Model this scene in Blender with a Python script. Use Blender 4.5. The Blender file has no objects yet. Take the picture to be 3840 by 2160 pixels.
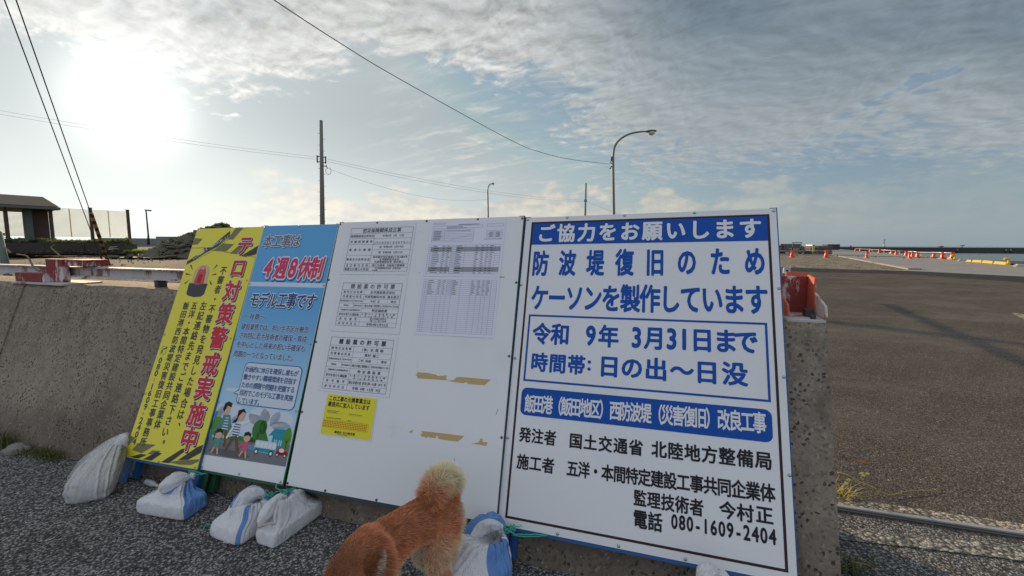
import bpy, bmesh, math, random
import numpy as np
from mathutils import Vector, Matrix, Euler
from math import sin, cos, pi, radians, sqrt, atan2, exp

SC = bpy.context.scene
COL = SC.collection
RNG = random.Random(7)

# ------------------------------------------------------------------ camera
H = 1.33
FPX, PITCH, ROLL = 1609.83, 0.10104, 0.0047327
CX, CY = 1920.0, 1080.0
_f = Vector((0, cos(PITCH), -sin(PITCH))); _r = Vector((1, 0, 0)); _u = _r.cross(_f)
_r2 = _r * cos(ROLL) + _u * sin(ROLL); _u2 = -_r * sin(ROLL) + _u * cos(ROLL)
cam = bpy.data.cameras.new('camera'); cam.sensor_width = 36.0; cam.lens = 36.0 * FPX / 3840.0
cam.clip_start = 0.05; cam.clip_end = 60000
camo = bpy.data.objects.new('camera', cam); COL.objects.link(camo)
M = Matrix.Identity(4)
for i in range(3):
    M[i][0] = _r2[i]; M[i][1] = _u2[i]; M[i][2] = -_f[i]
M[2][3] = H
camo.matrix_world = M
SC.camera = camo

def ray(px, py):                      # direction of the view ray through a photo pixel (3840 x 2160)
    return _r2 * ((px - CX) / FPX) - _u2 * ((py - CY) / FPX) + _f
EYE = Vector((0, 0, H))
def onz(px, py, z=0.0):               # the point at height z seen at that pixel
    d = ray(px, py); return EYE + d * ((z - H) / d.z)
def aty(px, py, y):                   # the point at ground distance y seen at that pixel
    d = ray(px, py); return EYE + d * (y / d.y)
def onplane(px, py, p0, n):
    d = ray(px, py); return EYE + d * ((Vector(p0) - EYE).dot(n) / d.dot(n))

# ------------------------------------------------------------------ node helpers
class NB:
    def __init__(s, tree): s.t = tree; s.n = tree.nodes; s.l = tree.links
    def new(s, typ, **kw):
        n = s.n.new(typ)
        for k, v in kw.items(): setattr(n, k, v)
        return n
    def put(s, sock, v):
        if v is None: return
        if isinstance(v, bpy.types.NodeSocket): s.l.new(v, sock)
        else:
            if isinstance(v, (tuple, list)) and len(v) == 3 and sock.type == 'RGBA': v = (*v, 1)
            sock.default_value = v
    def m(s, op, a, b=None, c=None, clamp=False):
        n = s.new('ShaderNodeMath', operation=op, use_clamp=clamp)
        s.put(n.inputs[0], a); s.put(n.inputs[1], b)
        if c is not None: s.put(n.inputs[2], c)
        return n.outputs[0]
    def vm(s, op, a, b=None):
        n = s.new('ShaderNodeVectorMath', operation=op)
        s.put(n.inputs[0], a); s.put(n.inputs[1], b)
        return n.outputs['Value'] if op in ('DOT_PRODUCT', 'LENGTH') else n.outputs[0]
    def scale(s, a, k):
        n = s.new('ShaderNodeVectorMath', operation='SCALE'); s.put(n.inputs[0], a); s.put(n.inputs['Scale'], k); return n.outputs[0]
    def xyz(s, v):
        n = s.new('ShaderNodeSeparateXYZ'); s.put(n.inputs[0], v); return n.outputs
    def comb(s, x, y, z):
        n = s.new('ShaderNodeCombineXYZ'); s.put(n.inputs[0], x); s.put(n.inputs[1], y); s.put(n.inputs[2], z); return n.outputs[0]
    def noise(s, vec, scale, detail=4, rough=.55, dist=0.0):
        n = s.new('ShaderNodeTexNoise'); s.put(n.inputs['Vector'], vec); s.put(n.inputs['Scale'], scale)
        n.inputs['Detail'].default_value = detail; n.inputs['Roughness'].default_value = rough
        n.inputs['Distortion'].default_value = dist
        return n.outputs['Fac']
    def voro(s, vec, scale, feature='F1', rand=1.0):
        n = s.new('ShaderNodeTexVoronoi', feature=feature); s.put(n.inputs['Vector'], vec)
        s.put(n.inputs['Scale'], scale); n.inputs['Randomness'].default_value = rand
        return n.outputs
    def ss(s, v, lo, hi, a=0.0, b=1.0):
        n = s.new('ShaderNodeMapRange', interpolation_type='SMOOTHSTEP')
        s.put(n.inputs[0], v); s.put(n.inputs[1], lo); s.put(n.inputs[2], hi); s.put(n.inputs[3], a); s.put(n.inputs[4], b)
        return n.outputs[0]
    def lin(s, v, lo, hi, a=0.0, b=1.0):
        n = s.new('ShaderNodeMapRange', interpolation_type='LINEAR')
        s.put(n.inputs[0], v); s.put(n.inputs[1], lo); s.put(n.inputs[2], hi); s.put(n.inputs[3], a); s.put(n.inputs[4], b)
        return n.outputs[0]
    def mix(s, f, a, b, mode='MIX'):
        n = s.new('ShaderNodeMix', data_type='RGBA', blend_type=mode)
        s.put(n.inputs[0], f); s.put(n.inputs[6], a); s.put(n.inputs[7], b)
        return n.outputs[2]

# ------------------------------------------------------------------ sun and sky
SUN = Vector((-0.636095, 0.736475, 0.230188)).normalized()
SUN_EL = math.asin(SUN.z); SUN_AZ = atan2(SUN.x, SUN.y)      # azimuth from +Y towards +X
sl = bpy.data.lights.new('sun', 'SUN'); sl.energy = 5.0; sl.angle = radians(0.53); sl.color = (1.0, 0.75, 0.48)
so = bpy.data.objects.new('sun', sl); COL.objects.link(so)
so.rotation_euler = SUN.to_track_quat('Z', 'Y').to_euler()

world = bpy.data.worlds.new('World'); SC.world = world; world.use_nodes = True
wt = world.node_tree; wt.nodes.clear(); B = NB(wt)
tc = B.new('ShaderNodeTexCoord')
D = B.vm('NORMALIZE', tc.outputs['Generated'])
dx, dy, dz = B.xyz(D)[:3]
sky = B.new('ShaderNodeTexSky', sky_type='NISHITA'); sky.sun_disc = False
sky.sun_elevation = SUN_EL; sky.sun_rotation = SUN_AZ; sky.air_density = 1.0; sky.dust_density = 1.2; sky.ozone_density = 1.5
csun = B.m('MAXIMUM', B.vm('DOT_PRODUCT', D, tuple(SUN)), 0.0)
el = B.m('MULTIPLY', B.m('ARCSINE', dz), 57.2958)                       # elevation in degrees
az = B.m('MULTIPLY', B.m('ARCTAN2', dx, dy), 57.2958)                   # azimuth in degrees
zc = B.m('MAXIMUM', dz, 0.0)
g_core = B.m('MULTIPLY', B.m('POWER', csun, 460.0), 0.95)
g_mid = B.m('MULTIPLY', B.m('POWER', csun, 40.0), 0.18)
g_wide = B.m('MULTIPLY', B.m('POWER', csun, 5.0), 0.17)
g_low = B.m('MULTIPLY', B.m('MULTIPLY', B.m('POWER', csun, 3.0), B.ss(el, 16.0, 1.0)), 0.34)
glow = B.m('ADD', B.m('ADD', g_core, g_mid), B.m('ADD', g_wide, g_low))
# clear sky: Nishita plus forward scatter of the hazy air round the sun
clear = B.vm('ADD', B.vm('MINIMUM', B.scale(sky.outputs[0], 0.062), (0.30, 0.30, 0.30)), B.mix(B.ss(az, 5.0, 32.0), (0.060, 0.122, 0.150), (0.050, 0.102, 0.178)))
clear = B.vm('ADD', clear, B.scale((1.0, 0.985, 0.90), glow))
hz = B.ss(el, 13.0, 0.0)
clear = B.mix(B.m('MULTIPLY', hz, 0.72), clear, B.vm('ADD', (0.34, 0.415, 0.445), B.scale((1.0, 0.965, 0.82), B.m('ADD', glow, B.m('MULTIPLY', g_low, 0.45)))))
# cloud deck overhead (slightly domed projection)
inv = B.m('DIVIDE', 1.0, B.m('ADD', zc, 0.20))
P = B.comb(B.m('MULTIPLY', dx, inv), B.m('MULTIPLY', dy, inv), 0.0)
rot = B.new('ShaderNodeMapping'); rot.inputs['Rotation'].default_value = (0, 0, radians(24)); B.put(rot.inputs['Vector'], P)
Ps = B.vm('MULTIPLY', rot.outputs[0], (0.85, 1.0, 1.0))
big = B.noise(Ps, 1.3, 5, .55)
wob = B.noise(P, 2.2, 3, .5)
Pw = B.vm('ADD', Ps, B.scale((1.0, 0.6, 0.0), B.m('MULTIPLY', B.m('SUBTRACT', wob, 0.5), 0.30)))
cell = B.voro(Pw, 17.0, 'SMOOTH_F1')['Distance']
mid_ = B.noise(Pw, 4.2, 4, .55)
puff = B.noise(Pw, 12.5, 5, .60)
fine = B.noise(Pw, 31.0, 3, .55)
tex = B.m('ADD', B.m('ADD', B.m('ADD', B.m('MULTIPLY', puff, 0.46), B.m('MULTIPLY', mid_, 0.26)), B.m('MULTIPLY', fine, 0.13)), B.m('MULTIPLY', B.m('SUBTRACT', 0.95, cell), 0.20))
right = B.ss(az, -6.0, 24.0)
topd = B.ss(B.m('ADD', el, B.m('MULTIPLY', B.m('MAXIMUM', az, 0.0), 0.26)), 18.0, 32.0)
# cover: grows with height on the left, a smooth sheet everywhere on the right
edge = B.m('ADD', 15.0, B.m('MULTIPLY', B.ss(az, -34.0, -12.0), 4.0))
wav = B.m('MULTIPLY', B.m('SUBTRACT', big, 0.5), 16.0)
cov_l = B.ss(B.m('ADD', el, wav), B.m('SUBTRACT', edge, 4.0), B.m('ADD', edge, 9.0))
cov_r = B.ss(B.m('ADD', el, wav), 2.0, 17.0)
cov = B.m('ADD', B.m('MULTIPLY', cov_l, B.m('SUBTRACT', 1.0, right)), B.m('MULTIPLY', cov_r, right))
hole = B.m('MULTIPLY', B.ss(B.m('ABSOLUTE', B.m('SUBTRACT', az, 41.0)), 7.5, 1.0), B.ss(B.m('ABSOLUTE', B.m('SUBTRACT', el, B.m('ADD', 14.9, B.m('MULTIPLY', B.m('SUBTRACT', az, 41.0), 0.27)))), 2.3, 0.2))
hole = B.m('MULTIPLY', hole, B.ss(tex, 0.38, 0.56, 0.85, 0.10))
cov = B.m('SUBTRACT', cov, hole)
thr = B.m('SUBTRACT', 0.80, B.m('MULTIPLY', cov, 0.58))
soft = B.m('ADD', B.m('ADD', 0.09, B.m('MULTIPLY', right, 0.10)), B.m('MULTIPLY', hole, 0.16))
dens = B.ss(tex, B.m('SUBTRACT', thr, soft), B.m('ADD', thr, soft))
# streaky thin veil low on the right
Pv = B.vm('MULTIPLY', rot.outputs[0], (0.55, 1.6, 1.0))
veil = B.ss(B.noise(Pv, 6.0, 6, .62), 0.44, 0.72)
veil = B.m('MULTIPLY', B.m('MULTIPLY', veil, B.ss(el, 4.0, 11.0)), B.m('MULTIPLY', B.ss(az, -24.0, -4.0), 0.60))
dens = B.m('MAXIMUM', dens, veil)
dens = B.m('MAXIMUM', dens, B.m('MULTIPLY', B.m('MULTIPLY', right, B.ss(el, 6.0, 13.0)), B.m('ADD', 0.10, B.m('MULTIPLY', tex, 0.75))))
# cloud light: shaded grey-blue body, pale thin edges, white forward scatter near the sun
body = B.m('MULTIPLY', B.ss(tex, 0.42, 0.66), B.ss(cov, 0.45, 1.0))
thick = B.m('MULTIPLY', B.m('MULTIPLY', B.ss(cov, 0.5, 1.0), topd), B.ss(big, 0.26, 0.62, 0.55, 1.0))
light = B.mix(right, (0.56, 0.57, 0.555), (0.36, 0.415, 0.445))
light = B.mix(B.ss(el, 22.0, 6.0), light, B.mix(right, (0.68, 0.65, 0.56), (0.385, 0.425, 0.435)))
dark = B.mix(right, (0.37, 0.395, 0.405), (0.152, 0.205, 0.255))
mixf = B.m('MAXIMUM', B.m('MULTIPLY', body, B.m('SUBTRACT', 0.85, B.m('MULTIPLY', right, 0.45))), B.m('MULTIPLY', thick, B.m('ADD', 0.35, B.m('MULTIPLY', right, 0.60))))
ccol = B.mix(mixf, light, dark)
relief = B.m('SUBTRACT', puff, B.noise(B.vm('ADD', Pw, (0.014, -0.020, 0.0)), 12.5, 5, .60))
ccol = B.vm('MULTIPLY', ccol, B.scale((1.0, 1.0, 1.0), B.m('ADD', 1.0, B.m('MULTIPLY', relief, B.m('SUBTRACT', 1.7, right)))))
cglow = B.m('ADD', B.m('MULTIPLY', glow, B.m('SUBTRACT', 1.15, B.m('MULTIPLY', B.m('MAXIMUM', body, thick), 0.75))), B.m('MULTIPLY', g_mid, 0.5))
ccol = B.vm('ADD', ccol, B.scale((1.0, 0.985, 0.95), cglow))
skyc = B.mix(B.m('MINIMUM', B.m('MULTIPLY', dens, 0.97), 1.0), clear, ccol)
# low cumulus banks over the sea horizon
Pc = B.comb(B.m('MULTIPLY', az, 0.16), B.m('MULTIPLY', el, 0.30), 3.1)
cum = B.noise(Pc, 1.15, 6, .55)
top = B.m('ADD', 3.2, B.m('MULTIPLY', B.noise(B.comb(B.m('MULTIPLY', az, 0.11), 7.7, 0.0), 1.0, 4, .6), 7.5))
cd = B.ss(B.m('ADD', B.m('MULTIPLY', B.m('SUBTRACT', top, el), 0.10), B.m('MULTIPLY', B.m('SUBTRACT', cum, 0.5), 1.25)), 0.02, 0.20)
cd = B.m('MULTIPLY', cd, B.m('MULTIPLY', B.ss(el, 0.2, 2.8), B.ss(el, 10.0, 8.0)))
azw = B.m('MULTIPLY', B.ss(az, -40.0, -22.0), B.ss(az, 46.0, 8.0, 0.10, 1.0))
cd = B.m('MULTIPLY', cd, B.m('MULTIPLY', azw, 0.80))
shade = B.noise(B.vm('ADD', Pc, (0.10, -0.16, 0.0)), 1.15, 6, .55)
cumc = B.mix(B.ss(B.m('SUBTRACT', cum, shade), -0.13, 0.13), (0.43, 0.435, 0.43), (0.68, 0.625, 0.50))
cumc = B.vm('ADD', cumc, B.scale((1.0, 0.97, 0.88), B.m('MULTIPLY', glow, 0.85)))
skyc = B.mix(cd, skyc, cumc)
# the sky behind the viewer, opposite the low sun, is evenly bright cloud
back = B.ss(dy, 0.25, -0.45)
skyc = B.mix(B.m('MULTIPLY', back, 0.85), skyc, B.vm('MULTIPLY', (0.57, 0.635, 0.745), B.scale((1, 1, 1), B.m('ADD', 0.85, B.m('MULTIPLY', tex, 0.3)))))
below = B.ss(el, 0.0, -1.5)
skyc = B.mix(below, skyc, (0.16, 0.19, 0.21))
bg = B.new('ShaderNodeBackground'); B.put(bg.inputs['Color'], skyc); bg.inputs['Strength'].default_value = 1.0
wo = B.new('ShaderNodeOutputWorld'); B.l.new(bg.outputs[0], wo.inputs[0])

SC.view_settings.view_transform = 'Standard'; SC.view_settings.look = 'None'
SC.view_settings.exposure = 0.0; SC.view_settings.gamma = 1.0
SC.render.engine = 'CYCLES'
try:
    SC.cycles.use_denoising = True; SC.cycles.max_bounces = 6; SC.cycles.transparent_max_bounces = 8
    SC.cycles.caustics_reflective = False; SC.cycles.caustics_refractive = False
except Exception: pass

# ------------------------------------------------------------------ materials
def newmat(name):
    m = bpy.data.materials.new(name); m.use_nodes = True
    t = m.node_tree; t.nodes.clear(); b = NB(t)
    p = b.new('ShaderNodeBsdfPrincipled'); o = b.new('ShaderNodeOutputMaterial'); b.l.new(p.outputs[0], o.inputs[0])
    return m, b, p
def coords(b, world_=False):
    if world_:
        return b.new('ShaderNodeNewGeometry').outputs['Position']
    return b.new('ShaderNodeTexCoord').outputs['Object']
def bump(b, p, h, strength=.3, dist=.01):
    n = b.new('ShaderNodeBump'); n.inputs['Strength'].default_value = strength; n.inputs['Distance'].default_value = dist
    b.put(n.inputs['Height'], h); b.l.new(n.outputs[0], p.inputs['Normal'])
def mat(name, col, rough=.6, var=.12, vs=8.0, metal=0.0, bmp=0.0, bs=60.0, spec=.5, dirt=None, trans=0.0):
    m, b, p = newmat(name); P_ = coords(b)
    n = b.noise(P_, vs, 4, .6)
    c = b.vm('MULTIPLY', col, b.scale((1, 1, 1), b.m('ADD', 1.0 - var, b.m('MULTIPLY', n, 2 * var))))
    if dirt: c = b.mix(b.m('MULTIPLY', b.ss(b.noise(P_, vs * .7, 6, .65), .50, .75), dirt[1]), c, dirt[0])
    b.put(p.inputs['Base Color'], c); p.inputs['Roughness'].default_value = rough; p.inputs['Metallic'].default_value = metal
    p.inputs['Specular IOR Level'].default_value = spec
    if bmp: bump(b, p, b.noise(P_, bs, 4, .6), bmp, .01)
    return m
def peeling(name, red, white, amount=.5, scale=14.0):
    m, b, p = newmat(name); P_ = coords(b)
    st = b.vm('MULTIPLY', P_, (1.0, 1.0, .35))
    n = b.m('ADD', b.m('MULTIPLY', b.noise(st, scale, 6, .68), .7), b.m('MULTIPLY', b.noise(P_, scale * .35, 3, .5), .3))
    f = b.ss(n, amount - .025, amount + .025)
    r_ = b.ss(b.noise(P_, scale * 2.3, 5, .65), .62, .68)
    c = b.mix(f, red, white); c = b.mix(b.m('MULTIPLY', r_, .75), c, (.10, .055, .035))
    g = b.noise(st, scale * .8, 4, .6); c = b.vm('MULTIPLY', c, b.scale((1, 1, 1), b.m('ADD', .72, b.m('MULTIPLY', g, .5))))
    b.put(p.inputs['Base Color'], c); p.inputs['Roughness'].default_value = .72
    bump(b, p, b.m('ADD', f, b.m('MULTIPLY', r_, -.8)), .35, .003)
    return m
def concrete(name, col, pits=1.0, scale=1.0):
    m, b, p = newmat(name); P_ = coords(b, True)
    big_ = b.noise(P_, 1.3 * scale, 5, .6); mid = b.noise(P_, 9 * scale, 5, .65); agg = b.voro(b.vm('ADD', P_, b.scale((1, 1, 1), b.m('MULTIPLY', b.noise(P_, 70, 3, .6), .02))), 105 * scale)
    pit = b.voro(b.vm('ADD', P_, b.scale((1, 1, 1), b.m('MULTIPLY', mid, .06))), 48 * scale)
    hol = b.m('MULTIPLY', b.ss(b.m('ADD', pit['Distance'], b.m('MULTIPLY', b.m('SUBTRACT', b.noise(P_, 60 * scale, 3, .6), .5), .25)), .33, .17), b.ss(b.noise(P_, 9 * scale, 3, .5), .43, .58))
    k = b.m('ADD', b.m('ADD', .56, b.m('MULTIPLY', big_, .50)), b.m('MULTIPLY', b.m('SUBTRACT', mid, .5), .62))
    c = b.vm('MULTIPLY', col, b.scale((1, 1, 1), k))
    av = b.xyz(agg['Color'])[0]
    c = b.vm('MULTIPLY', c, b.scale((1, 1, 1), b.m('ADD', .88, b.m('MULTIPLY', av, .24))))
    z = b.xyz(P_)[2]
    drip = b.noise(b.vm('MULTIPLY', P_, (7.0, 7.0, .55)), 1.6, 5, .6)
    c = b.mix(b.m('MULTIPLY', b.ss(drip, .50, .72), .38 * pits), c, (.085, .073, .055))           # vertical run-off stains
    c = b.mix(b.m('MULTIPLY', b.ss(big_, .54, .72), .30 * pits), c, (.36, .30, .235))
    c = b.mix(b.m('MULTIPLY', b.ss(b.m('ADD', z, b.m('MULTIPLY', big_, .5)), .66, .34), .50), c, (.060, .049, .035))   # darker towards the foot of the wall
    c = b.mix(b.m('MULTIPLY', b.ss(av, .14, .07), .30 * pits), c, (.050, .042, .034)); c = b.mix(b.m('MULTIPLY', b.ss(av, .94, .98), .25 * pits), c, (.46, .42, .36))
    c = b.mix(b.m('MULTIPLY', hol, .72 * pits), c, (.030, .026, .022))
    b.put(p.inputs['Base Color'], c); p.inputs['Roughness'].default_value = .93; p.inputs['Specular IOR Level'].default_value = .25
    bump(b, p, b.m('SUBTRACT', b.m('ADD', b.m('MULTIPLY', mid, .8), b.m('MULTIPLY', agg['Distance'], .10)), b.m('MULTIPLY', hol, .9)), .8, .012)
    return m
def asphalt(name, lo, hi, cell=95.0, tint=(1, 1, 1), bstr=.9, pale=.12, dust=None):
    m, b, p = newmat(name); P_ = coords(b, True)
    w = b.vm('ADD', P_, b.scale((1, .7, 0), b.m('MULTIPLY', b.noise(P_, 40, 2, .5), .010)))
    v = b.voro(w, cell); v2 = b.voro(w, cell * 2.3)
    r = b.xyz(v['Color']); t = b.m('POWER', r[0], 2.1)
    c = b.mix(t, lo, hi)
    c = b.mix(b.m('MULTIPLY', b.ss(r[1], 1.0 - pale, 1.0 - pale * .4), .85), c, (.44, .42, .385))
    c = b.mix(b.m('MULTIPLY', b.ss(v['Distance'], .40, .62), .72), c, (.022, .022, .023))
    c = b.vm('MULTIPLY', c, b.scale((1, 1, 1), b.m('ADD', .72, b.m('MULTIPLY', b.xyz(v2['Color'])[0], .55))))
    rt_ = b.new('ShaderNodeMapping'); rt_.inputs['Rotation'].default_value = (0, 0, radians(-38)); b.put(rt_.inputs['Vector'], P_)
    stk = b.noise(b.vm('MULTIPLY', rt_.outputs[0], (.10, 2.2, 1)), 1.5, 4, .6); c = b.vm('MULTIPLY', c, b.scale((1, 1, 1), b.m('ADD', .80, b.m('MULTIPLY', stk, .40))))
    lg = b.noise(P_, .8, 5, .6); md = b.noise(P_, 5.0, 4, .6)
    c = b.vm('MULTIPLY', c, b.scale(tint, b.m('ADD', .50, b.m('ADD', b.m('MULTIPLY', lg, .62), b.m('MULTIPLY', md, .38)))))
    if dust: c = b.mix(b.m('MULTIPLY', b.ss(b.noise(b.vm('MULTIPLY', P_, (.8, 1.0, 1)), .7, 6, .65), .42, .70), dust[1]), c, dust[0])
    b.put(p.inputs['Base Color'], c); p.inputs['Roughness'].default_value = .95; p.inputs['Specular IOR Level'].default_value = .08
    hgt = b.m('ADD', b.m('MULTIPLY', b.m('SUBTRACT', 1.0, v['Distance']), .7), b.m('MULTIPLY', v2['Distance'], .25))
    bump(b, p, hgt, bstr, .006)
    return m
def plain(name, col, rough=.45, spec=.4):
    m, b, p = newmat(name)
    b.put(p.inputs['Base Color'], col); p.inputs['Roughness'].default_value = rough; p.inputs['Specular IOR Level'].default_value = spec
    return m

MT = {}
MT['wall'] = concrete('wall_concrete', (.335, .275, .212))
MT['quay'] = concrete('quay_concrete', (.62, .63, .63), .15, .25)
MT['palecon'] = concrete('pale_concrete', (.68, .66, .60), .2, 1.0)
MT['asph'] = asphalt('coarse_old_asphalt', (.108, .105, .100), (.46, .45, .43), 112, (1, 1, 1), 1.0, .13)
MT['asph2'] = asphalt('brown_dusty_asphalt', (.125, .110, .095), (.215, .19, .163), 120, (1, .98, .95), .45, .03, ((.225, .195, .165), .35))
MT['lot'] = asphalt('brown_gravel_lot', (.055, .048, .036), (.22, .19, .145), 22, (1, .97, .92), 1.0, .10, ((.085, .085, .045), .6))
MT['gravel'] = asphalt('gravel', (.17, .15, .12), (.50, .45, .37), 9, (1, .97, .92), 1.0, .14, ((.46, .41, .30), .6))
MT['white'] = mat('sign_white', (.80, .80, .80), .38, .02, 3.0, spec=.45, dirt=((.60, .58, .52), .18))
MT['yellow'] = mat('sign_yellow', (.83, .72, .035), .36, .02, 3, spec=.5)
MT['blue'] = mat('frame_blue', (.012, .10, .30), .5, .15, 20)
MT['green'] = mat('frame_green', (.012, .105, .045), .5, .15, 20)
MT['teal'] = mat('frame_dark_teal', (.012, .055, .055), .5, .15, 20)
MT['steel'] = mat('screw_steel', (.42, .42, .42), .35, .1, 40, metal=.9)
MT['dsteel'] = mat('old_screw_steel', (.10, .095, .09), .5, .2, 60, metal=.6)
MT['peel'] = peeling('peeling_red_white_paint', (.25, .036, .032), (.60, .545, .525), .57, 11)
MT['peel2'] = peeling('peeling_white_red_paint', (.33, .13, .115), (.56, .525, .51), .44, 8)
MT['peel_lit'] = peeling('peeling_red_paint_sunlit', (.56, .13, .07), (.60, .52, .47), .56, 16)  # brighter orange copy of the red paint, warm sunlight put into its colour
MT['dark'] = mat('dark_metal', (.055, .053, .05), .55, .25, 12)
MT['pole'] = mat('concrete_pole', (.21, .20, .175), .85, .18, 6)
MT['lamp'] = mat('galvanised_lamp_post', (.19, .18, .17), .5, .2, 10, metal=.35)
MT['glass'] = mat('frosted_lamp_glass', (.62, .55, .42), .25, .1, 5, spec=.6)
MT['cable'] = plain('black_cable', (.035, .035, .037), .6)
MT['cablef'] = plain('grey_cable', (.42, .43, .42), .6)
def weave(name, col):
    m, b, p = newmat(name); P_ = coords(b)
    n = b.noise(P_, 30, 4, .6); x, y, z = b.xyz(P_)[:3]
    wv = b.m('MULTIPLY', b.m('SINE', b.m('MULTIPLY', b.m('ADD', x, b.m('MULTIPLY', y, .6)), 900.0)), b.m('SINE', b.m('MULTIPLY', z, 900.0)))
    c = b.vm('MULTIPLY', col, b.scale((1, 1, 1), b.m('ADD', .84, b.m('ADD', b.m('MULTIPLY', n, .26), b.m('MULTIPLY', wv, .05)))))
    c = b.mix(b.m('MULTIPLY', b.ss(b.noise(P_, 9, 5, .65), .52, .78), .30), c, (.33, .29, .25))
    b.put(p.inputs['Base Color'], c); p.inputs['Roughness'].default_value = .62
    def ridge(sc_, v): return b.m('ABSOLUTE', b.m('SUBTRACT', b.noise(v, sc_, 4, .55), .5))
    Pz = b.vm('MULTIPLY', P_, (1, 1, .4))
    bump(b, p, b.m('ADD', b.m('ADD', b.m('MULTIPLY', ridge(22, Pz), 1.6), b.m('MULTIPLY', ridge(55, Pz), .8)), b.m('MULTIPLY', wv, .06)), .95, .016)
    return m
MT['sackw'] = weave('woven_sack_white', (.82, .81, .82)); MT['sackb'] = weave('woven_sack_blue', (.14, .31, .66))
MT['sackg'] = weave('woven_sack_grey', (.66, .645, .62))
MT['twine'] = plain('green_twine', (.06, .44, .30), .6)
MT['string'] = plain('pale_string', (.55, .49, .42), .8)
MT['paper'] = mat('laminated_paper', (.77, .77, .80), .35, .015, 4, spec=.5)
MT['paperv'] = mat('lavender_paper', (.80, .79, .88), .5, .01, 4, spec=.3)
MT['kraft'] = mat('kraft_tape', (.56, .40, .16), .7, .1, 30)
INK = {}
def ink(name, col, rough=.45):
    if name not in INK: INK[name] = plain('ink_' + name, col, rough, .22)
    return INK[name]
ink('black', (.018, .018, .022)); ink('blue', (.004, .080, .40)); ink('white', (.80, .80, .80)); ink('red', (.62, .035, .045))
ink('pink', (.64, .055, .13)); ink('navy', (.035, .075, .22)); ink('grey', (.17, .17, .18)); ink('brownblack', (.040, .022, .024))
ink('yellow', (.83, .72, .035)); ink('sky', (.055, .32, .62)); ink('skylow', (.33, .58, .74)); ink('charcoal', (.06, .062, .066)); ink('olive', (.21, .20, .10))
ink('skin', (.72, .44, .30)); ink('hair', (.022, .014, .012)); ink('teal', (.10, .26, .26)); ink('leaf', (.11, .30, .035)); ink('leafd', (.055, .20, .035))
ink('cyan', (.02, .30, .38)); ink('road', (.19, .20, .215)); ink('brown', (.17, .085, .035)); ink('car', (.45, .012, .018)); ink('shirt', (.11, .30, .24))
ink('cloud', (.66, .72, .80)); ink('pinkc', (.62, .12, .17)); ink('glass', (.55, .70, .76)); ink('mid', (.12, .12, .125)); ink('line', (.22, .22, .25)); ink('linev', (.23, .22, .34)); ink('band', (.34, .34, .37)); ink('shadow', (.085, .085, .09)); ink('redt', (.50, .10, .015)); ink('trunk', (.10, .06, .03)); ink('redglass', (.60, .10, .09)); ink('domeglass', (.66, .50, .28)); ink('deepblue', (.015, .085, .24))
def skygrad():
    m, b, p = newmat('print_blue_sky'); x, y, z = b.xyz(coords(b))[:3]
    f = b.ss(y, .15, 1.0); c = b.mix(f, (.46, .70, .82), (.09, .38, .70))
    f2 = b.ss(y, 1.30, .95, 0, 1)
    b.put(p.inputs['Base Color'], c); p.inputs['Roughness'].default_value = .36
    return m
MT['skyprint'] = skygrad()

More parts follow.
